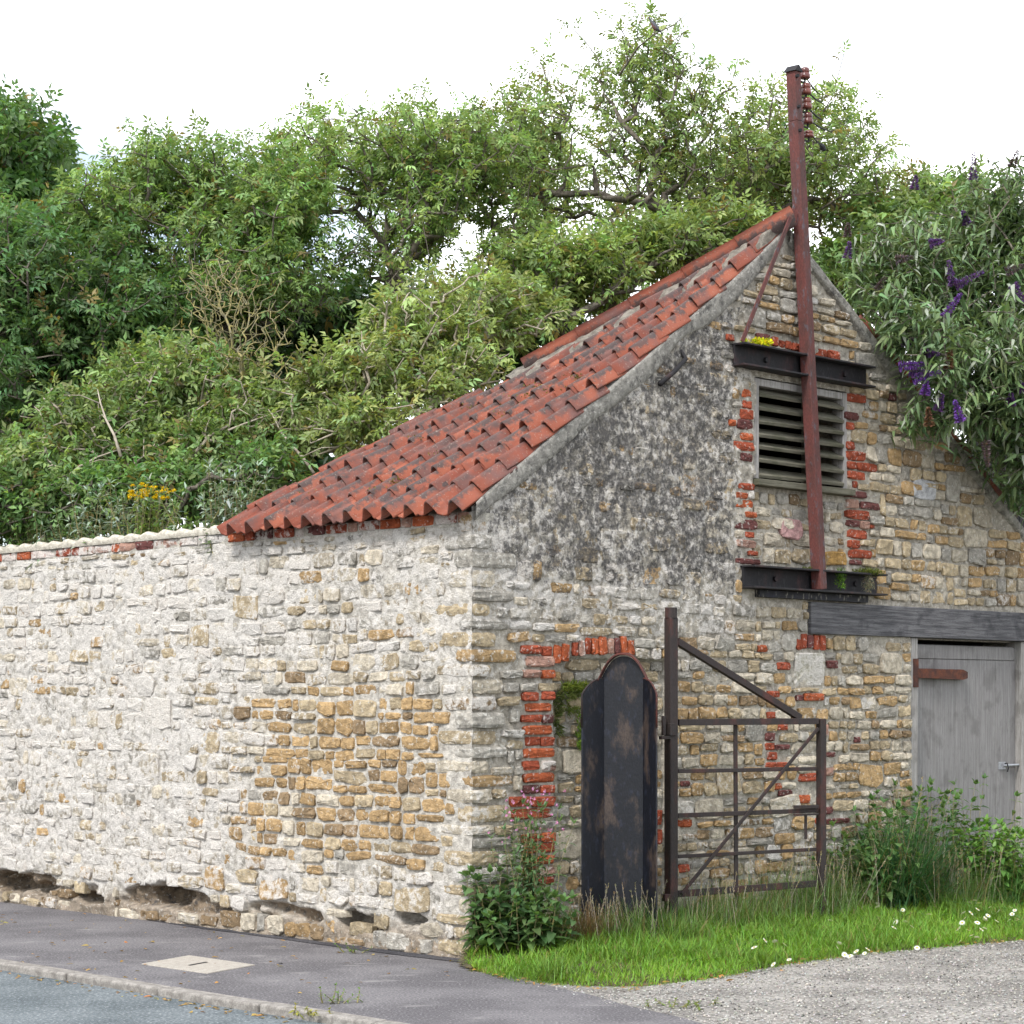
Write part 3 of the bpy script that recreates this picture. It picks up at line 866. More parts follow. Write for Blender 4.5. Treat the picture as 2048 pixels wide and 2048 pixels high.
hs, hsz = gab(*Z5(1800, 1068)); 
galv = simple_mat('galvanised_steel', (.30,.31,.33), (.42,.43,.45), 20, .45, .1, .002, .5, .6)
hasp = MB().frame_box(GP, hs, hs+.10, hsz-.030, hsz+.030, -.0598, -.052).build('hasp', galv, door)
MB().tube([GP(hs+.045, hsz, -.045), GP(hs+.26, hsz+.002, -.030)], .011, 8).build('bolt', galv, hasp)
MB().tube([GP(hs+.07, hsz+.015, -.04), GP(hs+.07, hsz+.02, -.02), GP(hs+.075, hsz-.02, -.01), GP(hs+.075, hsz-.05, -.02)], .006, 6).build('staple', M['wire'], hasp)
# old iron stay on the gable
s0 = gab(*(850 + 1375/2.972, 650 + 355/2.972)); s1 = gab(*(850+1530/2.972, 650+205/2.972))
MB().tube([GP(s0[0], s0[1], .03), GP((s0[0]+s1[0])/2, (s0[1]+s1[1])/2, .045), GP(s1[0], s1[1], .03), GP(s1[0]-.02, s1[1]+.06, .0)], [.02, .018, .016, .014], 8).build('iron_stay', M['beam'], barn, True)

# ---- roof
VL = math.hypot(T_AP, Z_AP - Z_EAVE); pitch = math.atan2(Z_AP - Z_EAVE, T_AP)
eaveO = -.13                                  # the tiles hang over the side wall
def roof_pt(u, v, nrm=0.0):
    f = v/VL
    t = T_AP*f; zz = Z_EAVE + (Z_AP - Z_EAVE)*f - (.25*f*f*(1-f) + .06*max(0, .5-abs(f-.45))*min(1, max(0, u-.2)) if 0 < f < 1 else 0)
    p = GP(t - math.sin(pitch)*nrm, zz + math.cos(pitch)*nrm, 0)
    return Vector((p[0] + SD[0]*u, p[1] + SD[1]*u, p[2]))
roof = MB()
nv = 12; V, fs = [], []
for k in range(nv+1):
    v = VL*k/nv; um = max(.01, (U_ROOF+.02)*(1 - v/VL))
    for uu in (-.01, um*.5, um): V.append(roof_pt(uu, v, -.012))
for k in range(nv):
    for j in range(2): fs.append((k*3+j, k*3+j+1, (k+1)*3+j+1, (k+1)*3+j))
A_ = roof_pt(0, VL, -.02); nV = len(V)
V += [A_, roof_pt(U_ROOF+.02, 0, -.02), Vector(GP(T_R, 2.84, 0)) + Vector((SD[0]*(U_ROOF+.02), SD[1]*(U_ROOF+.02), 0)), Vector(GP(T_R, 2.84, 0))]
fs += [(nV, nV+1, nV+2), (nV, nV+2, nV+3)]
roof = link('roof', py_mesh('roof', V, fs), simple_mat('roof_underlay', (.10,.06,.045), (.16,.10,.075), 15, .9, .3), barn)
WT, LT, EXP = U_ROOF/12.0, .345, VL/15.0
def tile_profile(x):              # x in coverage widths; the pan lies low, the roll is narrow
    return .090*(.5 - .5*math.cos(2*math.pi*(x - .34)))**1.9
def pantile():
    nx, ny, th = 16, 2, .013; V, fs = [], []
    for s in (0, 1):
        for j in range(ny+1):
            for i in range(nx+1):
                x = -.02 + 1.16*i/nx
                zz = tile_profile(x) + .004*(1-j/ny)
                e = .02*(1 if j == 0 else 0)*(vnoise(i*.9, 3, 5)-.5)
                V.append((x*WT - .5*WT, j/ny*LT + e, zz - s*th))
    o = (ny+1)*(nx+1); g = lambda s, j, i: s*o + j*(nx+1) + i
    for j in range(ny):
        for i in range(nx):
            fs += [(g(0,j,i), g(0,j,i+1), g(0,j+1,i+1), g(0,j+1,i)), (g(1,j,i), g(1,j+1,i), g(1,j+1,i+1), g(1,j,i+1))]
    for i in range(nx): fs += [(g(0,0,i), g(1,0,i), g(1,0,i+1), g(0,0,i+1)), (g(0,ny,i), g(0,ny,i+1), g(1,ny,i+1), g(1,ny,i))]
    for j in range(ny): fs += [(g(0,j,0), g(0,j+1,0), g(1,j+1,0), g(1,j,0)), (g(0,j,nx), g(1,j,nx), g(1,j+1,nx), g(0,j+1,nx))]
    return py_mesh('roof_tile', V, fs, True)
tile_me = pantile(); tile_me.materials.append(M['tile'])
def put_tile(me, p0, p1, side, nrm_hint=Vector((0,0,1)), roll=0.0, name='roof_tile'):
    y = (p1 - p0).normalized(); x = (side - y*side.dot(y)).normalized(); z_ = x.cross(y)
    if roll: x, y = x*math.cos(roll)+y*math.sin(roll), y*math.cos(roll)-x*math.sin(roll)
    o = bpy.data.objects.new(name, me); col.objects.link(o); adopt(o, roof)
    o.matrix_basis = Matrix(((x.x, y.x, z_.x, p0.x), (x.y, y.y, z_.y, p0.y), (x.z, y.z, z_.z, p0.z), (0, 0, 0, 1)))
    return o
toG = Vector((-SD[0], -SD[1], 0))
def fan(uc, v): return uc*(1 - .36*max(0, v)/VL)
for j in range(15):
    v0 = -.15 + EXP*j
    umax = U_ROOF*(1 - max(0, v0+.10)/VL)
    sx = 1 - .36*max(0, v0)/VL
    for i in range(12):
        uc = WT*(i+.5) - .01
        if fan(uc, v0) + WT*sx*(-.5 if j < 7 else .5) > umax - (.03 if j < 7 else .06): continue
        rl_ = .024 + (.02 if R.random() < .06 else 0)
        p0 = roof_pt(fan(uc, v0) + R.normal(0, .005), v0 + R.normal(0, .010), rl_ + abs(R.normal(0, .005)))
        p1 = roof_pt(fan(uc, v0+LT), v0 + LT, -.006 + R.normal(0, .004))
        o = put_tile(tile_me, p0, p1, toG, roll=R.normal(0, .028))
        o.matrix_basis = o.matrix_basis @ Matrix.Diagonal((sx, 1, 1, 1))
# the edge tiles of the other slope show past the gable
for j in range(4, 12):
    for i in range(1 if j < 8 else 2):
        f0 = 1 - j/14.0
        a = Vector(GP(T_R + (T_AP - T_R)*(f0-.07), Z_AP + (2.86-Z_AP)*(1-(f0-.07)) + .045, 0)); b = Vector(GP(T_R + (T_AP-T_R)*(f0+.03), Z_AP + (2.86-Z_AP)*(1-(f0+.03)) + .01, 0))
        du = Vector((SD[0], SD[1], 0))*(WT*(i+.5))
        put_tile(tile_me, a+du, b+du, -toG)
# hip tiles bedded in mortar on the upper part of the hip
hipA, hipB = roof_pt(-.05, VL, .05), roof_pt(U_ROOF, 0, .05)
def hip(f): return roof_pt(U_ROOF*f, VL*(1-f), .10)
def ridge_tile():
    V, fs = [], []; n = 9; L = .47
    for s, r in ((0, .105), (1, .088)):
        for j in range(2):
            for i in range(n):
                a = math.radians(8 + 164*i/(n-1)); V.append((math.cos(a)*r, j*L, math.sin(a)*r*.92 + (.012 if j == 0 else 0)))
    g = lambda s, j, i: s*2*n + j*n + i
    for i in range(n-1): fs += [(g(0,0,i), g(0,1,i), g(0,1,i+1), g(0,0,i+1)), (g(1,0,i), g(1,0,i+1), g(1,1,i+1), g(1,1,i)), (g(0,0,i), g(0,0,i+1), g(1,0,i+1), g(1,0,i)), (g(0,1,i), g(1,1,i), g(1,1,i+1), g(0,1,i+1))]
    for i in (0, n-1): fs.append((g(0,0,i), g(1,0,i), g(1,1,i), g(0,1,i)))
    return py_mesh('ridge_tile', V, fs, True)
rt = ridge_tile(); rt.materials.append(M['tile'])
hipn = 5; hl = .49/ (hipA-hipB).length*1.02
for k in range(hipn):
    f1 = k*.098 - .015; f0 = f1 + .103
    a, b = hip(f0), hip(max(f1, -.02))
    put_tile(rt, a + Vector((0,0,.0)), b + Vector((0,0,-.02)), Vector((Q, Q, 0)), name='ridge_tile')
V, fs = [], []; nm = 90; hn_ = math.hypot(U_ROOF, VL)
for k in range(nm+1):
    f = -.01 + .52*k/nm
    w = .22 + .08*vnoise(f*40, 1, 4)
    row = []
    for q_, nr in ((-.10, -.03), (.0, .085), (.45, .092), (.8, .078), (1.0, .02)):
        uu, vv = U_ROOF*f - VL/hn_*w*q_, VL*(1-f) - U_ROOF/hn_*w*q_
        row.append(roof_pt(max(uu, -.02), min(vv, VL*1.01), nr + .016*(vnoise(f*90, q_*7, 9)-.5)))
    V += row
for k in range(nm):
    for j in range(4): fs.append((k*5+j, (k+1)*5+j, (k+1)*5+j+1, k*5+j+1))
me = py_mesh('mortar_bed', V, fs, True); link('mortar_bed', me, simple_mat('hip_mortar', (.13, .115, .095), (.24, .215, .18), 22, .95, .9, .02), roof)
# ------------------------------------------------------------------ rusty service pole on the lower channel
def gw(px, py, off): t, z = gab(px, py, off); return Vector(GP(t, z, off))
OP = .085
pb = gw(1545*D2+1, 1112*D2, OP); pt_ = gw(1493*D2+4, 136*D2, OP)
pole = thing('service_pole', 'tall rusty red steel pole with brown insulators standing on the gable channel', 'pole', tuple(pb))
ax = (pt_ - pb).normalized()
fx = Vector((Q, Q, 0)); fx = (fx - ax*fx.dot(ax)).normalized(); fy = ax.cross(fx)        # fy: into the wall side
# the left-facing side shows wide, the other narrow: a square section turned to the view
ang = math.radians(6); ea = fx*math.cos(ang) + fy*math.sin(ang); eb = fy*math.cos(ang) - fx*math.sin(ang)
def prism(mb, p, q, ha, hb):
    r = [ea*ha + eb*hb, ea*-ha + eb*hb, ea*-ha - eb*hb, ea*ha - eb*hb]
    mb.hexa([p+r[3], p+r[2], p+r[1], p+r[0], q+r[3], q+r[2], q+r[1], q+r[0]])
m_ = MB(); H = (pt_-pb).length
prism(m_, pb, pt_ - ax*.35, .043, .040); prism(m_, pt_ - ax*.349, pt_, .041, .038)
sh = m_.build('shaft', M['rust'], pole, bevel=.005)
sh.data.materials.append(rust_mat('worn_blue_grey_steel', (.105, .036, .032), (.075, .034, .032), (.095, .098, .118), .42, .6))
for p_ in sh.data.polygons:
    if p_.normal.x > .4 and p_.normal.y < -.3: p_.material_index = 1
cp = MB(); tp = pt_ + ax*.045
cp.add([pt_+ea*.055+eb*.05, pt_-ea*.055+eb*.05, pt_-ea*.055-eb*.05, pt_+ea*.055-eb*.05, tp+eb*.05, tp-eb*.05],
       [(3,2,1,0), (0,1,4), (2,3,5), (1,2,5,4), (3,0,4,5)])
cp.build('cap', M['beam'], pole)
MB().bar(gw(1500*D2, 388*D2, OP+.02), gw(1400*D2, 645*D2, .09), .034, .010, up=(Q, -Q, 0)).build('brace', M['rust'], pole, bevel=.002)
def onpole(py):                # point on the pole axis at that picture row
    f = (1112*D2 - py)/(1112*D2 - 136*D2); return pb + (pt_-pb)*f
Zp = zc((1480, 120), 8.78)
lathe_pts = [(.0, .0), (.030, .0), (.035, .010), (.034, .046), (.028, .052), (.028, .060), (.031, .066), (.030, .098), (.022, .112), (.010, .116), (.0, .116)]
for k, (zx, zy, up) in enumerate(((1085, 330, 1), (1105, 605, 1), (1118, 860, 1), (1135, 1120, 1), (1150, 1360, .6))):
    px, py = Zp(zx+55, zy); c = gw(px, py, OP)
    n = 12; V, fs = [], []
    for (r, h) in lathe_pts:
        for i in range(n):
            a = 2*math.pi*i/n; V.append(c + Vector((math.cos(a)*r*1.12, math.sin(a)*r*1.12, h*up*.70)))
    for j in range(len(lathe_pts)-1):
        for i in range(n): fs.append((j*n+i, j*n+(i+1)%n, (j+1)*n+(i+1)%n, (j+1)*n+i))
    ins = link('insulator', py_mesh('insulator', V, fs, True), M['porcelain'], pole)
    po = onpole(py); 
    MB().tube([po + fx*.03, c + Vector((0, 0, -.03)), c + Vector((0, 0, .01))], .008, 6).build('pin', M['wire'], ins)
    if k < 4:
        (ax0, ay0), (ax1, ay1) = [((1160,310),(1400,610)), ((1170,540),(1470,775)), ((1180,830),(1500,1090)), ((1200,1040),(1560,1250))][k]
        p, q = gw(*Zp(ax0, ay0), OP), gw(*Zp(ax1, ay1), OP-.10)
        MB().tube([c + Vector((.02, 0, .05)), p, p*.5 + q*.5 + Vector((0, 0, -.012)), q], [.005, .005, .007, .003], 6).build('wire_end', M['wire'], ins)
    else:
        p, q = gw(*Zp(1320, 1400), OP), gw(*Zp(1450, 1530), OP-.05)
        MB().tube([c + Vector((.02, 0, .03)), p, q], [.006, .005, .005], 6).build('wire_end', M['wire'], ins)
        MB().tube([q + Vector((-.016, 0, .024)), q, q + Vector((.016, 0, -.026))], [.012, .022, .014], 8).build('wire_clip', M['wire'], ins)
for zy in (310, 840, 1250):
    _, py = Zp(900, zy); p = onpole(py) - fx*.012 - fy*.0
    out = Vector((Q, -Q, 0)); out = (out - ax*out.dot(ax)).normalized()
    MB().tube([p + out*.03 - fx*.012, p + out*.062 - fx*.012], .013, 6).build('bolt', M['beam'], pole)

# ------------------------------------------------------------------ rusty field gate
GY = 13.95
gA = Vector((*at(1341, 1700, GY)[:2], 0)); ga = math.radians(35); gd = Vector((math.cos(ga), math.sin(ga), 0)); gn = Vector((math.sin(ga), -math.cos(ga), 0))
gate = thing('steel_gate', 'rusty brown steel gate with diagonal braces and tall hinge post in front of the gable', 'gate', (gA.x, gA.y, .1))
def gpt(px, py):
    """a point in the plane of the gate"""
    k = (px-1024)/F; s = (k*gA.y - gA.x)/(gd.x - k*gd.y); y = gA.y + gd.y*s
    return Vector((gA.x + gd.x*s, y, EYE + (YH-py)*y/F))
def g3(x, y): return gpt(*Z3(x, y))
def onz(p, z): return Vector((p.x, p.y, z))
pbase = g3(1068, 900)
MB().bar(onz(pbase, .06), onz(pbase, g3(1068, 205).z), .068, .068, up=gn).build('hinge_post', M['gate'], gate, bevel=.008)
MB().tube([onz(pbase, g3(1068, 207).z), onz(pbase, g3(1068, 157).z)], .040, 12).build('post_cap', M['gate'], gate)
rp = g3(1793, 900)
def gbar(name, a, b, w, d): return MB().bar(a, b, w, d, up=gn).build(name, M['gate'], gate, bevel=.003)
gbar('closing_stile', onz(rp, .10), onz(rp, g3(1790, 695).z), .052, .05)
def zat(x, y): return g3(x, y).z
gbar('rail', onz(g3(1098, 710), zat(1098, 712)), onz(g3(1772, 710), zat(1772, 706)), .042, .042)
for (yl, yr, nm, w) in ((948, 936, 'rail', .026), (1162, 1137, 'rail', .030), (1360, 1325, 'rail', .024), (1540, 1490, 'rail', .046)):
    gbar(nm, g3(1100, yl), g3(1768, yr), w, .014)
gbar('middle_stile', g3(1386, 725) - gn*.016, onz(g3(1390, 900), .16) - gn*.016, .032, .012)
gbar('diagonal_brace', g3(1772, 740) + gn*.014, g3(1112, 1540) + gn*.014, .024, .012)
gbar('top_brace', g3(1092, 318), g3(1690, 690), .044, .040)
gbar('latch_bar', g3(1650, 1120) + gn*.022, g3(1768, 1118) + gn*.022, .024, .012)
gbar('latch_bar', g3(1650, 1158) + gn*.022, g3(1768, 1154) + gn*.022, .014, .012)
gbar('latch_drop', g3(1718, 1152), g3(1718, 1275), .022, .010)
# the hinge side: lugs and the pin that drops into the post eye
lug = gbar('hinge_lug', g3(1056, 715) + gn*.02, g3(1056, 775) + gn*.02, .05, .05)
gbar('hinge_pin', g3(1022, 680) + gn*.02, g3(1022, 775) + gn*.02, .022, .022)
gbar('hinge_strap', g3(1005, 786) + gn*.02, g3(1052, 784) + gn*.02, .022, .03)
gbar('hinge_foot', g3(1035, 1540) + gn*.02, g3(1035, 1575) + gn*.02, .05, .04)

# ------------------------------------------------------------------ black iron trough set on end as a gate pier
KY = 13.55
kc = Vector(at(1247, 1600, KY)); kc.z = 0
ka = math.radians(-15); kx = Vector((math.cos(ka), math.sin(ka), 0)); ky = Vector((math.sin(ka), -math.cos(ka), 0))  # ky: towards the viewer
pier = thing('iron_pier', 'upright black iron channel with pointed arched top standing in the grass by the wall', 'gate pier', (kc.x, kc.y, .05))
ztop = at(0, 1238*D2, KY)[2]; zsh = at(0, 1272*D2, KY)[2]; zwing = at(0, 1268*D2, KY)[2]
W2, WX = .125, .235                       # half width of the back, half width at the front edges
def kp(x, y, z): return kc + kx*x + ky*y + Vector((0, 0, z))
# back panel with an ogee top
def arch(x, hw, z0, z1):
    f = min(1.0, abs(x)/hw)
    return z1 - (z1 - z0)*(f**2.3)
W3 = W2 + .02
n = 24; V, fs = [], []; th = .012
xs = np.linspace(-W3, W3, n+1)
for yy in (0.0, -th):
    for x in xs: V += [kp(x, yy, .03), kp(x, yy, arch(x, W3, zsh-.03, ztop))]
o = 2*(n+1)
for i in range(n):
    a = 2*i; fs += [(a, a+2, a+3, a+1), (o+a+2, o+a, o+a+1, o+a+3), (a+1, a+3, o+a+3, o+a+1), (a, o+a, o+a+2, a+2)]
fs += [(0, 1, o+1, o), (2*n, o+2*n, o+2*n+1, 2*n+1)]
link('back_panel', py_mesh('back_panel', V, fs), M['black'], pier)
# rim along the arched top
V, fs = [], []; xs = np.linspace(-W3-.012, W3+.012, n+1)
for x in xs:
    z0 = arch(x, W3+.012, zsh-.04, ztop+.014)
    V += [kp(x, .045, z0-.004), kp(x, .045, z0+.008), kp(x, -.02, z0+.010), kp(x, -.02, z0-.006)]
for i in range(n):
    a = 4*i
    for j in range(4): fs.append((a+j, a+4+j, a+4+(j+1)%4, a+(j+1)%4))
fs += [(0, 1, 2, 3), (4*n+3, 4*n+2, 4*n+1, 4*n)]
link('arched_rim', py_mesh('arched_rim', V, flip(fs)), M['rust_edge'], pier)
# two flared wings with rounded shoulders
def wing_z(f): return zsh - .028 - .10*f**2.4
for sg in (-1, 1):
    V, fs = [], []; m = 16; dp = .13
    for back in (0, 1):
        for i in range(m+1):
            f = i/m
            x = sg*(W2 + (WX-W2)*f + (.010 if back else 0)); y = dp*f
            zt = wing_z(f)
            V += [kp(x, y, .03), kp(x, y, zt)]
    o = 2*(m+1)
    for i in range(m):
        a = 2*i; fs += [(a, a+2, a+3, a+1), (o+a+2, o+a, o+a+1, o+a+3), (a+1, a+3, o+a+3, o+a+1), (a, o+a, o+a+2, a+2)]
    fs += [(0, 1, o+1, o), (2*m, o+2*m, o+2*m+1, 2*m+1)]
    link('side_wing', py_mesh('side_wing', V, flip(fs) if sg > 0 else fs), M['black'], pier)
    # rolled rusty lip round the shoulder
    pts, r = [], []
    for i in range(m, -1, -1):
        f = i/m; x = sg*(W2 + (WX-W2)*f + .005); y = dp*f
        pts.append(kp(x, y, wing_z(f)))
    pts = [kp(sg*(WX+.005), dp, zwing-.35)] + [kp(sg*(WX+.005), dp, zwing-.15)] + pts
    MB().tube(pts, .0065, 6).build('lip', M['rust_edge'] if sg > 0 else M['gate'], pier, True)
# ------------------------------------------------------------------ ground, road, pavement, drive, verge
def sheet(name, pts, z, mat, label=None):
    me = py_mesh(name, [(x, y, z) for x, y in pts], [tuple(range(len(pts)))])
    o = link(name, me, mat); o['kind'] = 'structure'
    return o
def off_pt(u, d):                    # along the side wall, away from it
    p = SP(u, 0, d); return (p[0], p[1])
def gd_pt(t, d):
    p = GP(t, 0, d); return (p[0], p[1])
def asphalt_mat(name, c1, c2, speck, scale, bump=.5, dist=.006, wear=None):
    m, nt, b, out = new_mat(name); N = NT(nt); p = N.pos()
    n1 = N.noise(p, scale, 3, .6); n2 = N.noise(p, 1.6, 5, .6); n3 = N.noise(p, scale*.4, 4)
    c = N.mix(N.rng(n2, .35, .65), c1, c2)
    c = N.mix(1.0, c, N.rng(n1, .3, .7, .62, 1.38), 'MULTIPLY')
    c = N.mix(N.m('MULTIPLY', N.rng(n1, .60, .68), .75), c, speck)
    if wear: c = N.mix(N.m('MULTIPLY', N.rng(N.noise(N.pos((1, 2.2, 1)), 2.3, 6, .65), .58, .70), .6), c, wear)
    nt.links.new(c, b.inputs['Base Color']); b.inputs['Roughness'].default_value = .9; b.inputs['Specular IOR Level'].default_value = .25
    N.bump(N.m('ADD', n1, N.m('MULTIPLY', n3, .5)), bump, dist, b)
    return m
M['pave'] = asphalt_mat('pavement_tarmac', (.098, .092, .097), (.150, .142, .146), (.32, .31, .30), 70, .7, .006, (.27, .26, .25))
M['road'] = asphalt_mat('road_tarmac', (.090, .106, .114), (.142, .160, .168), (.36, .375, .38), 62, .9, .010)
M['gravel'] = asphalt_mat('gravel_drive', (.17, .158, .143), (.30, .282, .256), (.52, .49, .45), 55, 1.0, .014)
M['soil'] = simple_mat('soil', (.060, .050, .030), (.10, .085, .045), 12, .95, .6, .02)
M['kerb'] = simple_mat('kerb_stone', (.17, .155, .138), (.28, .26, .235), 18, .9, .6, .006)
sheet('ground', [(-300, -60), (300, -60), (300, 500), (-300, 500)], -.16, M['soil'])
KO = 2.02                                                  # kerb, metres from the side wall
sheet('road', [off_pt(40, KO+.10), off_pt(-14, KO+.10), off_pt(-14, KO+8), off_pt(40, KO+8)], -.035, M['road'])
bnd = [(.02, 12.62), (.06, 12.3), (.16, 12.05), (.42, 11.6), (.62, 11.15), (.86, 10.75), (1.05, 10.3), (1.5, 9.4), (2.5, 8.0), (4.4, 6.0)]
def wig(p, k): return (p[0] + .05*(vnoise(k*.9, 0, 3)-.5), p[1])
pav = [off_pt(30, -.05), off_pt(0, -.05), (.02, 12.95)] + bnd + [off_pt(-8, KO), off_pt(30, KO)]
sheet('pavement', pav, 0.0, M['pave'])
# drive in gravel, running on past the verge
drive = [gd_pt(-.6, .1), gd_pt(14, .1), gd_pt(14, 9), (9, 6.0), (3.2, 6.0)]
sheet('gravel_drive', [(.0, 13.0), gd_pt(14, .1), gd_pt(14, 8), (8.0, 6.0), (4.4, 6.0)] + [(x-.12, y) for x, y in reversed(bnd[:-1])], -.006, M['gravel'])
# kerb, laid stone by stone
kerb = bpy.data.objects.new('kerb', None); col.objects.link(kerb); kerb.location = (*off_pt(2, KO), -.05); kerb['kind'] = 'structure'
u = -4.2
while u < 9:
    L = .90
    k_ = MB(); j = R.normal(0, .004, 2); z1 = .010
    k_.frame_box(SP, u+.006, u+L-.006, -.16, z1 + R.normal(0, .002), KO+.0+j[0], KO+.115+j[1])
    k_.build('kerb_stone', M['kerb'], kerb, bevel=.012)
    u += L
# pale concrete cover set in the pavement
def gpix(px, py, z=0.0):
    y = (EYE-z)*F/(py-YH); return ((px-1024)/F*y, y)
cq = [gpix(*p) for p in ((283, 1929), (378, 1912), (510, 1931), (415, 1948))]
cv = MB().hexa([(*p, -.02) for p in cq] + [(*p, .006) for p in cq]).build('access_cover', simple_mat('pale_concrete', (.30,.272,.235), (.37,.34,.295), 30, .9, .3, .003), None, bevel=.003)
tag(cv, 'pale concrete access cover set flush in the dark pavement', 'access cover')
c0 = np.mean(np.array(cq), 0); e0 = np.array(cq[2])-np.array(cq[1]); e0 /= np.linalg.norm(e0); e1 = np.array(cq[1])-np.array(cq[0]); e1 /= np.linalg.norm(e1)
s_ = [c0 + e1*a*.09 + e0*b*.012 for a, b in ((-1,-1),(1,-1),(1,1),(-1,1))]
MB().hexa([(*p, .0065) for p in s_] + [(*p, .0085) for p in s_]).build('lifting_slot', M['beam'], cv)

# newer dark tarmac run along the foot of the wall
us_ = np.linspace(.0, 3.4, 40); V_, f_ = [], []
for k, uu in enumerate(us_):
    w_ = (.05 + .10*vnoise(uu*2.3, 4, 6))*(1 - (uu/3.4)**3) + .004
    V_ += [SP(uu, .004, -.02), SP(uu, .004, w_)]
for k in range(39): f_.append((2*k, 2*k+1, 2*k+3, 2*k+2))
ts = link('tarmac_strip', py_mesh('tarmac_strip', V_, f_), asphalt_mat('new_tarmac', (.040, .038, .044), (.065, .062, .068), (.15, .15, .15), 70, .7, .006)); ts['kind'] = 'structure'
# ---- grass verge
VP_ = np.array([(-.02, .0), (-.20, .12), (-.36, .43), (-.52, .95), (-.42, 1.45), (-.1, 1.56), (.3, 1.60), (1.2, 1.52), (2.03, 1.50), (2.7, 1.66), (3.33, 1.80), (5, 2.2), (9, 2.6), (9, 0.0)])
def inside(P, poly):
    x, y = P[:, 0], P[:, 1]; ins = np.zeros(len(P), bool); j = len(poly)-1
    for i in range(len(poly)):
        xi, yi = poly[i]; xj, yj = poly[j]
        c = ((yi > y) != (yj > y)) & (x < (xj-xi)*(y-yi)/(yj-yi+1e-12) + xi); ins ^= c; j = i
    return ins
def verge_z(t, d):
    edge = np.interp(np.asarray(t, float), [-.5, -.1, .3, 1.2, 2.03, 2.7, 3.33, 5, 9], [1.2, 1.56, 1.60, 1.52, 1.50, 1.66, 1.80, 2.2, 2.6])
    lip = -.05*smooth(edge-.12, edge, d) - .05*smooth(-.22, -.5, t)*smooth(.2, .5, d)
    return .012 + lip + .15*np.clip(1 - np.asarray(d, float)/1.35, 0, 1)*smooth(-.45, .55, t) + .018*(fbm(np.asarray(t)*3, np.asarray(d)*3, 3, 70)-.5)
tt, dd = np.meshgrid(np.linspace(-.6, 9, 200), np.linspace(-.03, 2.7, 70), indexing='ij')
ok = inside(np.stack([tt.ravel(), dd.ravel()], 1), VP_ + np.array([0, 0])).reshape(tt.shape)
V = np.stack([CX + GD[0]*tt + GN[0]*dd, CY + GD[1]*tt + GN[1]*dd, verge_z(tt, dd)], -1).reshape(-1, 3)
idx = np.arange(tt.size).reshape(tt.shape)
q = np.stack([idx[:-1,:-1], idx[:-1,1:], idx[1:,1:], idx[1:,:-1]], -1)[ok[:-1,:-1] | ok[1:,1:]]
vo = link('verge', np_mesh('verge', V, quads=q[:, ::-1], smooth_shade=True), M['soil']); vo['kind'] = 'structure'
def verge_pt(t, d, lift=0.0):
    t, d = np.asarray(t, float), np.asarray(d, float)
    return np.stack([CX + GD[0]*t + GN[0]*d, CY + GD[1]*t + GN[1]*d, verge_z(t, d) + lift], -1)

# ---- the overgrown bank behind the walls
tt, uu = np.meshgrid(np.linspace(.5, 40, 60), np.linspace(2.75, 45, 60), indexing='ij')
tt2, uu2 = np.meshgrid(np.linspace(-.1, .5, 3), np.linspace(2.75, 45, 60), indexing='ij')
hz = 1.9 + .25*fbm(tt*.5, uu*.5, 3, 80) + 0*tt
V = np.stack([CX + GD[0]*tt + SD[0]*uu, CY + GD[1]*tt + SD[1]*uu, hz], -1).reshape(-1, 3)
idx = np.arange(tt.size).reshape(tt.shape)
q = np.stack([idx[:-1,:-1], idx[1:,:-1], idx[1:,1:], idx[:-1,1:]], -1).reshape(-1, 4)
bo = link('bank', np_mesh('bank', V, quads=q, smooth_shade=True), M['soil']); bo['kind'] = 'structure'

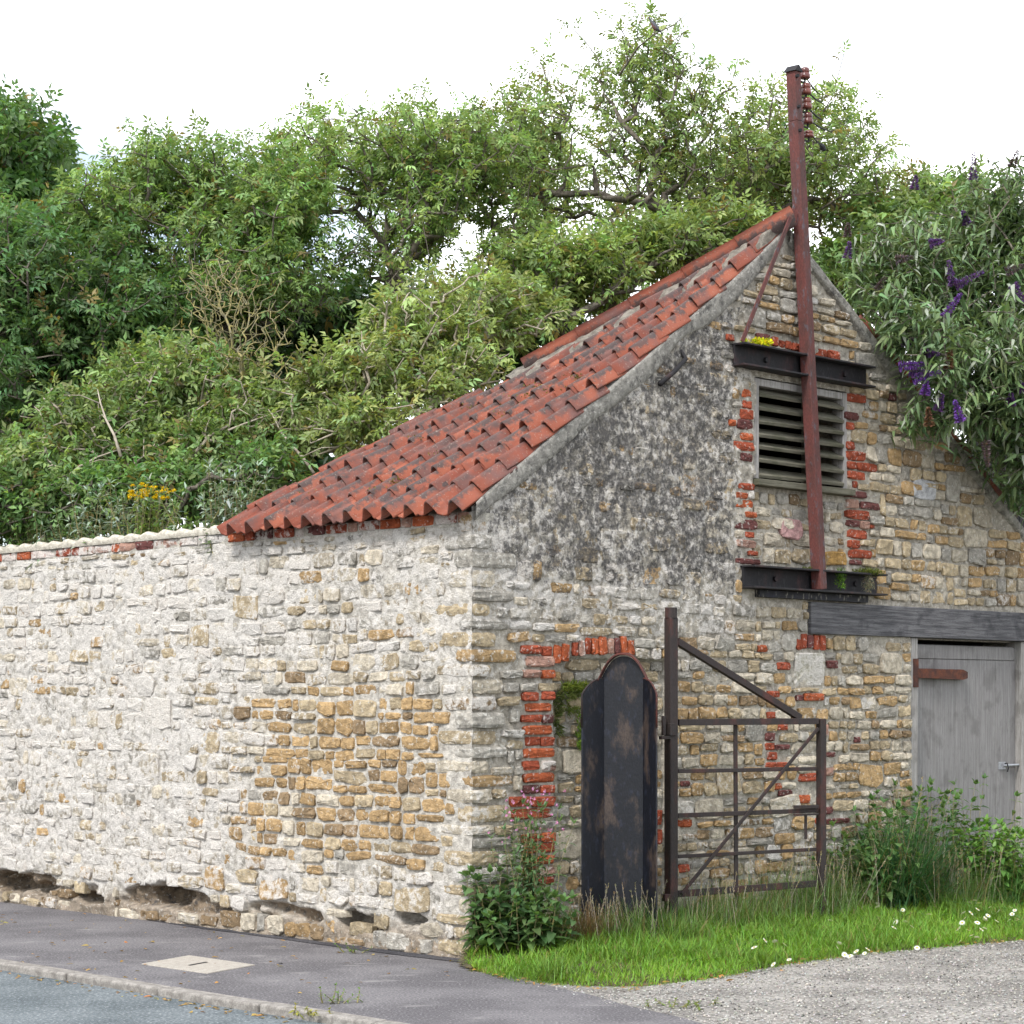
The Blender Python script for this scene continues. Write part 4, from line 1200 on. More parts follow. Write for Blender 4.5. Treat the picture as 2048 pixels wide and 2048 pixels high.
# ------------------------------------------------------------------ foliage tools
def unit(a): return a/np.maximum(np.linalg.norm(a, axis=-1, keepdims=True), 1e-9)
def rdir(n): return unit(R.normal(size=(n, 3)))
class Leaves:
    def __init__(s): s.P, s.D, s.N, s.L, s.W, s.C, s.B = [], [], [], [], [], [], []
    def add(s, P, D, N, L, W, C, bend=.25):
        n = len(P); f = lambda x: np.broadcast_to(np.asarray(x, float), (n,))
        s.P.append(np.asarray(P, float)); s.D.append(unit(np.asarray(D, float))); s.N.append(np.broadcast_to(np.asarray(N, float), (n, 3)))
        s.L.append(f(L)); s.W.append(f(W)); s.C.append(np.broadcast_to(np.asarray(C, float), (n, 3))); s.B.append(f(bend))
        return s
    def build(s, name, mat, parent=None, kind='diamond'):
        P, D, N, L, W, C, B = [np.concatenate(a) for a in (s.P, s.D, s.N, s.L, s.W, s.C, s.B)]
        S = unit(np.cross(D, N)); N = np.cross(S, D); L_, W_, B_ = L[:, None], W[:, None], B[:, None]
        n = len(P)
        mid = lambda f: P + D*L_*f - N*B_*L_*f*f
        if kind == 'diamond':
            V = np.stack([P, mid(.42) + S*W_*.5 + N*W_*.16, mid(1.0), mid(.42) - S*W_*.5 + N*W_*.16], 1).reshape(-1, 3); k = 4
            b = np.arange(n)[:, None]*4
            me = np_mesh(name, V, tris=np.concatenate([b + [0, 1, 2], b + [0, 2, 3]]), cols=np.repeat(C, k, 0))
        elif kind == 'oval':
            V = np.stack([P, mid(.30) + S*W_*.5 + N*W_*.14, mid(.30) - S*W_*.5 + N*W_*.14, mid(.34), mid(.68) + S*W_*.36 + N*W_*.08, mid(.68) - S*W_*.36 + N*W_*.08, mid(.70), mid(1.0)], 1).reshape(-1, 3); k = 8
            b = np.arange(n)[:, None]*8
            me = np_mesh(name, V, tris=np.concatenate([b + [0, 1, 3], b + [0, 3, 2], b + [4, 7, 6], b + [6, 7, 5]]), quads=np.concatenate([b + [1, 4, 6, 3], b + [3, 6, 5, 2]]), cols=np.repeat(C, k, 0), smooth_shade=False)
        else:          # blade
            V = np.stack([P - S*W_*.5, P + S*W_*.5, mid(.45) - S*W_*.42, mid(.45) + S*W_*.42, mid(.8) - S*W_*.22, mid(.8) + S*W_*.22, mid(1.05)], 1).reshape(-1, 3); k = 7
            b = np.arange(n)[:, None]*7
            me = np_mesh(name, V, tris=b + [4, 5, 6], quads=np.concatenate([b + [0, 1, 3, 2], b + [2, 3, 5, 4]]), cols=np.repeat(C, k, 0))
        return link(name, me, mat, parent)
def tubes(name, P0, P1, r0, r1, mat, parent=None, n=4):
    P0, P1, r0, r1 = np.asarray(P0), np.asarray(P1), np.asarray(r0)[:, None], np.asarray(r1)[:, None]
    A = unit(P1 - P0); ref = np.where(np.abs(A[:, 2:3]) > .9, [[1., 0, 0]], [[0, 0, 1.]])
    X = unit(np.cross(A, ref)); Y = np.cross(A, X); m = len(P0)
    V = np.stack([P0 + (X*math.cos(2*math.pi*k/n) + Y*math.sin(2*math.pi*k/n))*r0 for k in range(n)] + [P1 + A*r1*.4 + (X*math.cos(2*math.pi*k/n) + Y*math.sin(2*math.pi*k/n))*r1 for k in range(n)], 1).reshape(-1, 3)
    b = np.arange(m)[:, None]*2*n
    q = np.concatenate([b + [k, (k+1) % n, n+(k+1) % n, n+k] for k in range(n)])
    return link(name, np_mesh(name, V, quads=q, smooth_shade=True), mat, parent)
def shade(c, n, var=.22, hue=.10):
    c = np.asarray(c, float)
    return np.clip(c*(1 + R.normal(0, var, (n, 1)))*(1 + R.normal(0, hue, (n, 3))*np.array([1, .4, 1])), .004, .9)

def crown_points(ells, n, shell=.55):
    """points filling a union of ellipsoids given as (centre, radii)"""
    vol = np.array([r[0]*r[1]*r[2] for c, r in ells]); cnt = np.maximum(1, (n*vol/vol.sum()).astype(int)); out = []
    for (c, r), k in zip(ells, cnt):
        d = rdir(k); rad = R.random(k)**.5; tail = R.random(k) < .16
        rad = np.where(tail, rad*R.uniform(1.05, 1.40, k), rad)
        rad *= .72 + .52*fbm(d[:, 0]*2.6+c[0], d[:, 2]*2.6+d[:, 1]*1.3+c[2], 3, 90)
        out.append(np.asarray(c) + d*rad[:, None]*np.asarray(r))
    return np.concatenate(out)
def grow(bases, pts, fork_h, step=.22):
    """a branching skeleton from the stem feet out to every crown point"""
    nodes, par, plen = [], [], []
    for b in bases:
        b = np.asarray(b, float); c = pts.mean(0); top = b + (c - b)*np.array([.35, .35, 0]) + np.array([0, 0, fork_h])
        prev = -1; m = max(3, int(fork_h/.25))
        for k in range(m+1):
            f = k/m; p = b + (top-b)*f + (R.normal(0, .05, 3)*[1, 1, 0] if 0 < k else 0)
            nodes.append(p); par.append(prev); plen.append(0 if prev < 0 else plen[prev] + .25); prev = len(nodes)-1
    cap = len(nodes) + len(pts)*14
    A = np.zeros((cap, 3)); A[:len(nodes)] = nodes; PL = np.full(cap, 1e9); PL[:len(nodes)] = plen; cnt = len(nodes)
    foot = np.mean(np.array(bases), 0)
    order = np.argsort(np.linalg.norm(pts - foot - [0, 0, fork_h], axis=1)); tips = []
    for i in order:
        p = pts[i]; d = np.linalg.norm(A[:cnt] - p, axis=1) + .22*PL[:cnt]
        j = int(np.argmin(d)); a = A[j].copy(); L = np.linalg.norm(p-a); m = max(1, min(12, int(L/step)))
        up = np.array([0, 0, .12*L]); side = R.normal(0, .07*L, 3); prev = j
        for k in range(1, m+1):
            f = k/m; q = a + (p-a)*f + (up + side)*math.sin(math.pi*f)
            A[cnt] = q; par.append(prev); PL[cnt] = PL[prev] + L/m; prev = cnt; cnt += 1
        tips.append(prev)
    par = np.array(par); A = A[:cnt]
    w = np.zeros(cnt); w[np.array(tips)] = 1.0
    for k in range(cnt-1, -1, -1):
        if w[k] == 0: w[k] = .6
        if par[k] >= 0: w[par[k]] += w[k]
    return A, par, w, np.array(tips)
def wood(name, A, par, w, mat, parent, tip_r=.0032, expo=.44, rmax=.085, n=5):
    r = np.minimum(tip_r*w**expo, rmax); k = np.where(par >= 0)[0]
    return tubes(name, A[par[k]], A[k], r[par[k]], r[k], mat, parent, n)
def compound(Lv, P, D, col_, nl=5, size=.085, wid=.036, var=.22, droop=.35, up=.55):
    """pinnate leaves: a short stalk with paired leaflets"""
    n = len(P); D = unit(D); Nn = unit(np.array([0, 0, 1.]) *up*2 + rdir(n)*.9); S = unit(np.cross(D, Nn)); Nn = np.cross(S, D)
    rl = size*R.uniform(1.2, 1.9, n)[:, None]; base = shade(col_, n, var, .08)
    for k in range((nl-1)//2):
        f = (k+1.0)/((nl-1)//2 + .35)
        for sg in (-1, 1):
            L = size*R.uniform(.75, 1.15, n)*(.8 + .2*f)
            d = D*.55 + S*sg*.85 - np.array([0, 0, droop])*R.uniform(.2, 1, (n, 1)) + R.normal(0, .12, (n, 3))
            Lv.add(P + D*rl*f, d, Nn + R.normal(0, .25, (n, 3)), L, L*wid/.085, np.clip(base*(1+R.normal(0, .10, (n, 1))), 0, 1), .3)
    L = size*R.uniform(.9, 1.25, n)
    Lv.add(P + D*rl, D - np.array([0, 0, droop*.7]), Nn, L, L*wid/.085, base, .35)

# ---- lawn, daisies, long grass on the verge
def grass_patch(name, n, region, hmin, hmax, wid, colr, lean=.45, bend=.5, dens=None):
    lo, hi = region.min(0), region.max(0); Lv = Leaves(); got = 0
    while got < n:
        p = lo + (hi-lo)*R.random((n, 2)); p = p[inside(p, region)]
        if dens is not None: p = p[R.random(len(p)) < dens(p[:, 0], p[:, 1])]
        p = p[:n-got]; k = len(p); got += k
        if k == 0: break
        w = verge_pt(p[:, 0], p[:, 1], -.005); a = R.uniform(0, 2*math.pi, k); ln = np.abs(R.normal(0, lean, k))
        D = np.stack([np.cos(a)*ln, np.sin(a)*ln, np.ones(k)], 1); N = np.stack([-np.cos(a), -np.sin(a), ln], 1)
        clump = .6 + .8*fbm(p[:, 0]*4, p[:, 1]*4, 3, 55)
        h = R.uniform(hmin, hmax, k)*clump
        c = shade(colr, k, .22, .12)*(.75 + .5*fbm(p[:, 0]*2.1, p[:, 1]*2.1, 2, 57))[:, None]
        dead = R.random(k) < .05; c[dead] = np.array([.28, .22, .09])*R.uniform(.6, 1.1, (dead.sum(), 1))
        Lv.add(w, D, N, h, R.uniform(.6, 1.3, k)*wid, c, bend*R.uniform(.2, 1.3, k))
    return Lv
lawn_poly = VP_
patch = lambda t, d, k, lo, hi: lo + (hi-lo)*smooth(.36, .62, fbm(t*k, d*k, 3, 51))
far = lambda t: np.where(t > 5.6, .12, 1.0)
lv = grass_patch('lawn', 60000, lawn_poly, .03, .075, .0052, (.175, .325, .036), .6, .6, dens=lambda t, d: far(t)*patch(t, d, 3, .45, 1.0))
l2 = grass_patch('lawn', 26000, lawn_poly, .06, .13, .0062, (.150, .275, .042), .7, .8, dens=lambda t, d: far(t)*patch(t, d, 2.2, .05, 1.0)*smooth(1.75, 1.2, d))
wide_ = np.array([(-.25, .05), (-.62, .95), (-.52, 1.62), (.3, 1.80), (1.2, 1.70), (2.03, 1.68), (2.7, 1.84), (3.33, 1.98), (5, 2.4), (5, 1.2), (.2, 1.0)])
l4 = grass_patch('lawn', 3200, wide_, .012, .045, .006, (.16, .22, .05), 1.0, .7, dens=lambda t, d: patch(t, d, 5, -.25, 1.0))
l3 = grass_patch('lawn', 9000, lawn_poly, .02, .045, .015, (.17, .28, .055), 1.3, .7, dens=lambda t, d: far(t)*patch(t, d, 4, .1, 1.0))
for x in (l2, l3, l4):
    for k in ('P', 'D', 'N', 'L', 'W', 'C', 'B'): getattr(lv, k).extend(getattr(x, k))
lawn = lv.build('lawn_grass', M['grass'], None, 'blade'); tag(lawn, 'short bright green grass of the verge', 'grass', kind='stuff')
# ------------------------------------------------------------------ trees behind the walls
def ell(dx, dy, rx, ry, Y, rd):
    return (dat(dx, dy, Y), (rx*D2*Y/F, rd, ry*D2*Y/F))
def foot(dx, Y, z=1.95):
    return np.array([(dx*D2-1024)/F*Y, Y, z])
LEAFN = {}
def leafy_tree(name, label, cat, feet, ells, ntips, colr, fork=1.6, per=4, size=.085, wid=.036, nl=5, group=None, bark='bark', bare=.0, var=.24, shell=.55, mat='leaf', droop=.35, tip_r=.0032, rmax=.085, gap=.0):
    pts = crown_points(ells, ntips, shell)
    if gap:
        g_ = fbm(pts[:, 0]*1.5 + pts[:, 1]*.7, pts[:, 2]*1.7 + pts[:, 1]*.9, 2, 99); pts = pts[g_ > np.quantile(g_, gap)]
    # nothing grows inside the roof
    uu = (pts[:, 0]-CX)*SD[0] + (pts[:, 1]-CY)*SD[1]
    pts = pts[(uu > 2.62) | (pts[:, 2] > 5.2)]
    root = thing(name, label, cat, tuple(feet[0]), group)
    A, par, w, tips = grow(feet, pts, fork)
    wood('trunk', A, par, w, M[bark], root, tip_r=tip_r, rmax=rmax)
    Lv = Leaves()
    tp = A[tips]; td = unit(A[tips] - A[par[tips]] + 1e-6)
    cen = np.mean([c for c, r in ells], 0)
    for k in range(per):
        keep = R.random(len(tp)) > bare
        P = tp[keep] + R.normal(0, .03, (keep.sum(), 3)); n = len(P)
        D = td[keep]*.5 + rdir(n)*.95 + np.array([0, 0, .18])
        c = np.asarray(colr)*(.72 + .62*fbm(P[:, 0]*.9, P[:, 2]*.9+P[:, 1]*.5, 3, 95))[:, None]
        idx = np.arange(n)
        compound_c(Lv, P, D, c, nl, size, wid, var, droop)
    # leaves further back along the twigs
    back = par[tips]; keep = R.random(len(back)) > bare + .25
    P = A[back][keep]; n = len(P)
    compound_c(Lv, P, rdir(n) + np.array([0, 0, .2]), np.asarray(colr)*np.ones((n, 3))*.9, nl, size, wid, var, droop)
    Lv.build('crown', M[mat], root, 'diamond')
    return root, A, par, tips
def compound_c(Lv, P, D, C, nl, size, wid, var, droop):
    n = len(P); D = unit(D); Nn = unit(np.array([0, 0, 1.])*1.1 + rdir(n)*.9); S = unit(np.cross(D, Nn)); Nn = np.cross(S, D)
    rl = size*R.uniform(1.1, 1.8, n)[:, None]
    base = np.clip(C*(1 + R.normal(0, var, (n, 1)))*(1 + R.normal(0, .10, (n, 3))*np.array([1, .4, 1])), .004, .8)
    yl = R.random(n) < .04; base[yl] = np.array([.24, .19, .07])*R.uniform(.7, 1.2, (yl.sum(), 1))
    h = (nl-1)//2
    for k in range(h):
        f = (k+1.0)/(h+.35)
        for sg in (-1, 1):
            L = size*R.uniform(.75, 1.15, n)*(.8 + .2*f)
            d = D*.6 + S*sg*.85 - np.array([0, 0, droop])*R.uniform(.2, 1, (n, 1)) + R.normal(0, .12, (n, 3))
            Lv.add(P + D*rl*f, d, Nn + R.normal(0, .25, (n, 3)), L, L*wid/.085, np.clip(base*(1+R.normal(0, .12, (n, 1))), .003, 1), .3)
    L = size*R.uniform(.9, 1.3, n)
    Lv.add(P + D*rl, D - np.array([0, 0, droop*.7]), Nn, L, L*wid/.085, base, .35)

GEN = (.225, .305, .112)
big, bA, bpar, btips = leafy_tree('elder_tree', 'tallest open elder tree rising behind the roof with the bird on it', 'tree', [foot(1235, 20.6), foot(1075, 20.4), foot(1300, 20.9)],
    [ell(1230,290,280,150,20.6,1.2), ell(1200,120,150,95,20.6,.9), ell(1480,290,180,140,20.8,1.1), ell(1010,260,150,110,20.4,.9), ell(1620,370,130,120,20.9,.9), ell(1340,170,120,75,20.6,.7), ell(1540,200,100,60,20.7,.5), ell(1040,150,70,60,20.5,.5)], 2500, GEN, fork=2.2, per=4, gap=.34, bare=.16, size=.059, rmax=.075)
leafy_tree('elder_tree', 'elder tree with arching bare limbs left of the tallest one', 'tree', [foot(790, 19.6), foot(700, 19.9)],
    [ell(760,300,190,110,19.6,1.0), ell(620,290,140,100,19.8,.9), ell(900,330,140,110,19.6,.9), ell(830,450,210,110,19.6,1.0), ell(960,480,120,100,19.6,.8)], 2000, (0.216,0.312,0.106), fork=1.6, per=4, gap=.32, bare=.16, size=.059, rmax=.07)
leafy_tree('elder_tree', 'bushy elder tree between the dark thicket and the arching elder', 'tree', [foot(400, 19.6), foot(480, 19.7)],
    [ell(430,390,200,115,19.6,1.1), ell(300,340,130,80,19.7,.9), ell(560,430,140,120,19.4,1.0), ell(210,430,150,110,19.3,.9), ell(470,520,200,110,19.2,.9)], 2200, (0.195,0.294,0.101), fork=1.4, per=5, gap=.20, size=.060)
leafy_tree('elder_tree', 'thin see-through elder tree filling the gap behind the other two elders', 'tree', [foot(960, 22.5), foot(1400, 22.8)],
    [ell(960,320,170,120,22.5,1.0), ell(1380,360,230,100,22.8,1.0), ell(700,300,150,90,22.6,.9), ell(1120,420,200,80,22.6,.9), ell(520,330,120,80,22.5,.8), ell(1680,360,90,90,22.8,.8)], 1900, (0.255,0.340,0.129), fork=1.8, per=3, gap=.42, bare=.15, size=.066, rmax=.06)
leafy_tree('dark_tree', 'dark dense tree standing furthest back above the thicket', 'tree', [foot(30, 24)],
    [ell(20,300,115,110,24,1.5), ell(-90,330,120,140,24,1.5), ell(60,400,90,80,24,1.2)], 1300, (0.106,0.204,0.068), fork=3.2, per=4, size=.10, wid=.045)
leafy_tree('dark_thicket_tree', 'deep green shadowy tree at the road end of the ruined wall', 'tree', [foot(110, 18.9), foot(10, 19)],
    [ell(110,560,180,150,18.9,1.1), ell(0,500,150,130,19,1.1), ell(250,600,150,120,18.8,.9), ell(60,690,180,110,18.6,.9), ell(160,450,120,70,18.9,.7)], 1900, (0.116,0.210,0.076), fork=1.0, per=4, size=.074, gap=.12)
leafy_tree('pale_shrub', 'pale yellow green shrub with bare grey twigs beside the hip of the roof', 'shrub', [foot(770, 17.9), foot(690, 17.7)],
    [ell(800,620,150,85,17.9,.5), ell(680,710,140,75,17.5,.5), ell(900,560,120,60,18.3,.5), ell(700,810,130,55,17.2,.4), ell(590,770,110,90,17.5,.5), ell(960,620,90,40,18.2,.3), ell(900,690,80,50,17.7,.3), ell(830,740,80,50,17.5,.3), ell(1010,600,60,40,18.3,.3)], 1500, (0.280,0.354,0.136), fork=.5, per=3, bare=.16, size=.066, bark='twig', tip_r=.0042, rmax=.025, gap=.15)
leafy_tree('green_shrub', 'light green shrub showing over the hip near the apex', 'shrub', [foot(1120, 19.6), foot(1300, 20)],
    [ell(1080,520,150,75,19.3,.6), ell(1230,470,130,60,19.6,.6), ell(1370,430,110,45,19.8,.5), ell(1000,590,100,50,18.8,.4)], 1200, (0.253,0.348,0.117), fork=.5, per=3, bare=.08, size=.072, rmax=.035)
leafy_tree('tangled_shrub', 'tangled low shrub above the ragwort on the ruined wall', 'shrub', [foot(330, 17.9), foot(200, 17.8)],
    [ell(340,720,170,80,17.9,.6), ell(470,800,120,80,17.5,.5), ell(200,800,150,70,17.6,.5), ell(90,880,130,60,17.4,.5), ell(330,850,150,55,17.4,.4)], 1800, (0.206,0.294,0.105), fork=.4, per=3, bare=.12, size=.066, bark='twig', tip_r=.004, rmax=.03)
leafy_tree('backdrop_thicket', 'thicket with depth shade put in its leaf colour behind the pale shrub', 'shrub', [foot(600, 21.5), foot(850, 21.5)],
    [ell(550,640,330,120,21.5,.8), ell(900,640,220,80,21.5,.7)], 1300, (0.048,0.096,0.035), fork=.4, per=4, size=.10, wid=.045)  # dark underlayer: shade of the depth is in the leaf colour
leafy_tree('backdrop_thicket', 'thicket with depth shade put in its leaf colour behind the tangled shrub', 'shrub', [foot(200, 21.0), foot(40, 21.2)],
    [ell(160,740,300,140,20.5,.9), ell(420,780,220,120,20.4,.8), ell(150,930,260,90,19.6,.5), ell(470,900,200,90,19.6,.5)], 1900, (0.042,0.090,0.035), fork=.4, per=4, size=.10, wid=.045)  # dark leaf colour again carries the depth shade
leafy_tree('green_shrub', 'green shrub between the roof edge and the butterfly bush', 'shrub', [foot(1700, 20.8), foot(1620, 21)],
    [ell(1680,470,110,110,20.6,.7), ell(1600,520,90,70,20.6,.6), ell(1780,420,100,90,21,.7)], 900, (0.174,0.264,0.093), fork=.8, per=4)
leafy_tree('bramble', 'bramble and ivy tangle rooted right behind the ruined wall', 'shrub', [foot(100, 17.0), foot(350, 16.9), foot(500, 16.7)],
    [ell(40,950,120,55,17.1,.3), ell(190,930,110,50,17.0,.3), ell(350,925,110,55,16.9,.28), ell(480,890,90,60,16.75,.25), ell(-60,960,100,60,17.2,.3)], 1200, (0.158,0.264,0.093), fork=.2, per=3, size=.065, wid=.040, nl=3, rmax=.02)

# bare lichen-covered bush and pale dead branches
pts = crown_points([ell(440,600,110,100,17.6,.35), ell(500,690,90,70,17.5,.3), ell(400,540,70,70,17.8,.3)], 700, .3)
r_ = thing('dead_bush', 'leafless bush covered in yellow lichen in front of the elders', 'bush', tuple(foot(455, 17.6)))
A, par, w, tips = grow([foot(455, 17.6), foot(400, 17.7)], pts, .6)
wood('branches', A, par, w, M['lichen_twig'], r_, tip_r=.0028, expo=.26)['kind'] = 'stuff'
def dead_branch(pix, Y, r0, label):
    P = [Vector(dat(x, y, Y + .05*k)) for k, (x, y) in enumerate(pix)]
    o = MB().tube(P, [r0*(1 - .75*k/(len(P)-1)) for k in range(len(P))], 7)
    for k in range(1, len(P)-1):
        d = Vector(R.normal(0, 1, 3)); d.z = abs(d.z)*.4; d.normalize(); o.tube([P[k], P[k] + d*.16 + Vector((0, 0, .03)), P[k] + d*.30], [r0*.4, r0*.28, r0*.12], 5)
    o = o.build('dead_branch', M['twig'], None, True); tag(o, label, 'branch')
dead_branch([(592,893), (570,862), (548,838), (528,812), (518,790), (506,772)], 16.9, .015, 'pale bare dead branch leaning out beside the roof hip')
dead_branch([(228,862), (215,820), (200,792), (190,762), (184,735)], 16.9, .014, 'pale upright dead stick above the ragwort')
dead_branch([(120,905), (150,880), (185,862), (225,848), (262,850)], 16.9, .011, 'thin grey dead bough arching over the wall top weeds')
dead_branch([(430,812), (470,796), (510,782), (540,770)], 16.95, .009, 'slender dead twig crossing behind the silver seedling')

# ------------------------------------------------------------------ butterfly bush over the right end of the gable
bud_ells = [ell(1800,570,150,190,17.4,.7), ell(1890,680,130,120,16.25,.45), ell(1745,640,85,90,15.95,.28), ell(1760,760,75,80,16.0,.25), ell(1850,770,110,70,16.5,.35), ell(1860,840,90,55,16.75,.25), ell(1935,900,60,60,17.05,.25), ell(1690,600,55,75,15.95,.2), ell(1640,560,40,50,15.95,.15), ell(1900,430,110,110,17.8,.6), ell(1700,500,100,110,17.9,.6), ell(1640,520,60,60,17.6,.4), ell(1890,370,110,60,17.6,.5), ell(1990,600,120,220,17.2,.7), ell(1950,820,90,70,16.6,.35), ell(1960,900,90,70,17.6,.3)]
pts = crown_points(bud_ells, 2300, .6)
tg = (pts[:, 0]-CX)*GD[0] + (pts[:, 1]-CY)*GD[1]; dg = (pts[:, 0]-CX)*GN[0] + (pts[:, 1]-CY)*GN[1]
pts = pts[~((dg < .12) & (dg > -2.4) & (pts[:, 2] < roof_z(tg) + .12))]
bfoot = np.array(GP(6.9, 2.6, -.5))
bud = thing('butterfly_bush', 'large grey green butterfly bush with purple flower spikes overhanging the gable', 'shrub', tuple(bfoot))
A, par, w, tips = grow([bfoot, bfoot + [.3, .5, 0]], pts, .5)
wood('stems', A, par, w, M['bark'], bud, tip_r=.003)
Lv = Leaves(); tp = A[tips]; td = unit(A[tips]-A[par[tips]]); td = unit(td + np.array([0, 0, .1]) + R.normal(0, .15, td.shape))
for k in range(6):
    n = len(tp); P = tp - td*.055*k; a = R.uniform(0, 2*math.pi, n)
    X = unit(np.cross(td, [[.3, .2, 1.]])); Y_ = np.cross(td, X)
    for sg in (-1, 1):
        sd_ = (X*np.cos(a)[:, None] + Y_*np.sin(a)[:, None])*sg
        D = td*R.uniform(.3, .8, (n, 1)) + sd_*.9 + np.array([0, 0, -.15])
        L = R.uniform(.09, .15, n)*(.75 + .06*k)
        cc = shade((.135, .205, .088), n, .22, .08); und = R.random(n) < .12; cc[und] = np.array([.34, .38, .30])*R.uniform(.7, 1.1, (und.sum(), 1))
        Lv.add(P, D, np.array([0, 0, 1.]) + R.normal(0, .35, (n, 3)), L, L*.24, cc, R.uniform(.3, .9, n))
Lv.build('foliage', M['leaf_soft'], bud, 'oval')
Zb = zc((1650, 280), 2.357)
def spike(parent, p, d, L, c, name='flower_spike', n=260):
    d = np.asarray(d, float); d /= np.linalg.norm(d); f = R.random(n)**1.2; rad = .033*(1 - f*.80)*R.uniform(.55, 1, n)
    ra = rdir(n); ra = unit(ra - d*(ra @ d)[:, None])
    P = np.asarray(p) + d*L*f[:, None] + ra*rad[:, None]*.5 
    Lv = Leaves().add(P, ra + d*.3, d + R.normal(0, .4, (n, 3)), rad*.9+.010, .016, shade(c, n, .25, .12), .2)
    return Lv.build(name, M['petal'], parent, 'diamond')
for (x, y, ax_, ay_, L, kk, Y) in ((490,490,.6,.1,.12,1,17.0),(330,565,1,.1,.14,0,17.0),(605,690,-.25,1,.20,1,16.6),(610,690,.9,.45,.24,1,16.6),(560,840,.6,.9,.22,2,16.3),(360,950,1,-.1,.17,1,16.3),(450,1005,1,-.1,.14,1,16.2),(345,1070,1,.1,.20,2,16.1),(395,1090,1,-.1,.15,1,16.1),
    (410,1130,.95,.25,.22,2,16.1),(470,1205,.1,1,.11,2,16.1),(530,1280,.25,1,.13,1,16.15),(640,1330,-.35,1,.17,2,16.1),(870,1255,.1,1,.10,1,16.4),(905,1170,1,.2,.14,1,16.4),(885,680,.5,-.9,.22,1,16.7),(700,190,-.05,1,.22,1,17.6),(420,235,.1,1,.12,1,18.0),(105,560,.1,1,.14,1,18.0),(105,460,0,1,.12,0,18.0),
    (240,715,.4,.6,.14,0,17.6),(670,400,-.3,.8,.12,1,17.5),(880,130,.3,.9,.14,0,17.6),(490,1350,-.1,1,.14,3,16.1),(755,1420,.05,-1,.20,0,16.2),(580,1080,.1,1,.14,3,16.2),(850,625,.6,.2,.18,0,16.8)):
    px, py = Zb(x, y); p = at(px, py, Y-.32)
    spike(bud, p, (ax_, -.25, ay_), L*1.0, [(.16,.12,.14), (.17,.085,.28), (.22,.10,.43), (.22,.12,.08)][kk])

# near-black boards added where the inside of the bush is only shade
fz = thing('shade_boards', 'added near-black boards standing in for the deep shade under the butterfly bush', 'shade backing', GP(7.6, 2.2, -.6))
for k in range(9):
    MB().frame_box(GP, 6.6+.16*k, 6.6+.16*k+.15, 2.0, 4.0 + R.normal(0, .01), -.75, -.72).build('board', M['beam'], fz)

# ------------------------------------------------------------------ plants along the top of the ruined wall
def stem_plant(name, label, cat, base, n, h, spread, leaf_len, leaf_w, colr, mat='leaf', group=None, pairs=7, kind='oval', stemcol='lichen_twig', up=.9, tilt=.25):
    root = thing(name, label, cat, tuple(base), group); Lv = Leaves(); E0, E1, r0, r1 = [], [], [], []
    for k in range(n):
        b = np.asarray(base) + np.array([R.normal(0, spread), R.normal(0, spread*.6), 0]); hh = h*R.uniform(.6, 1.1)
        d = unit(np.array([R.normal(0, tilt), R.normal(0, tilt), up])); pts_ = [b]
        for s in range(4):
            d = unit(d + R.normal(0, .08, 3)); pts_.append(pts_[-1] + d*hh/4); E0.append(pts_[-2]); E1.append(pts_[-1]); r0.append(.005*(1-.2*s)); r1.append(.005*(.8-.2*s))
        pts_ = np.array(pts_); m = pairs
        for s in range(m):
            f = .12 + .88*(s+.5)/m; x = f*4; i = min(3, int(x)); P = pts_[i] + (pts_[i+1]-pts_[i])*(x-i); a = s*1.57 + R.normal(0, .3)
            L = leaf_len*R.uniform(.7, 1.15)*(1.15 - .6*f)
            for sg in (0, math.pi):
                dv = np.array([math.cos(a+sg), math.sin(a+sg), R.uniform(-.15, .5)])
                Lv.add(P[None], dv[None], np.array([[0, 0, 1.]]) + R.normal(0, .2, (1, 3)), L, L*leaf_w, shade(colr, 1, .2, .08), R.uniform(.2, .7))
        tip = pts_[-1]
        nt = 5; Lv.add(np.repeat(tip[None], nt, 0), rdir(nt)*.7 + d, np.array([0, 0, 1.]) + R.normal(0, .3, (nt, 3)), leaf_len*R.uniform(.35, .6, nt), leaf_len*leaf_w*.5, shade(np.asarray(colr)*1.15, nt, .15, .08), .3)
    tubes('stems', E0, E1, r0, r1, M[stemcol], root)['kind'] = 'stuff'
    Lv.build('leaves', M[mat], root, kind)['kind'] = 'stuff'
    return root, Lv
def wall_back(dx, dy, off=-.22):
    u, z = sid(dx*D2, dy*D2, off); return np.array(SP(u, z, off))
rag = None
rb = wall_back(285, 1015); rb[2] = 2.66
rag, _ = stem_plant('ragwort', 'ragwort with a flat head of bright yellow flowers on the wall top', 'wildflower', rb, 26, .52, .10, .08, .30, (.15,.22,.06), pairs=10, tilt=.14)
Lv = Leaves(); 
for k in range(46):
    px = R.uniform(243, 328); py = 925 + 9*abs((px-285)/45) + R.normal(0, 7); c = wall_back(px, py, -.22 + R.normal(0, .05)); n = 26
    Lv.add(c + R.normal(0, .004, (n, 3)), rdir(n)*[1, 1, .35] + [0, 0, .15], np.array([0, 0, 1.]) + R.normal(0, .2, (n, 3)), .020, .010, shade((.72,.52,.012), n, .14, .05), .1)
Lv.build('flower_head', M['petal'], rag, 'diamond')
SIL, GRN2 = (.24,.30,.23), (.10,.17,.05)
for (dx, h, n, lbl) in ((430, .62, 34, 'silvery butterfly bush seedling on the wall top next to the eaves'), (212, .60, 30, 'silvery butterfly bush seedling left of the ragwort'), (140, .45, 26, 'silvery seedling among green weeds on the wall top')):
    b = wall_back(dx, 1010, -.30); b[2] = 2.62
    stem_plant('silver_seedling', lbl, 'seedling', b, n, h, .15, .12, .24, SIL if dx != 140 else (.16,.23,.14), 'leaf_soft', None, 10, tilt=.22)
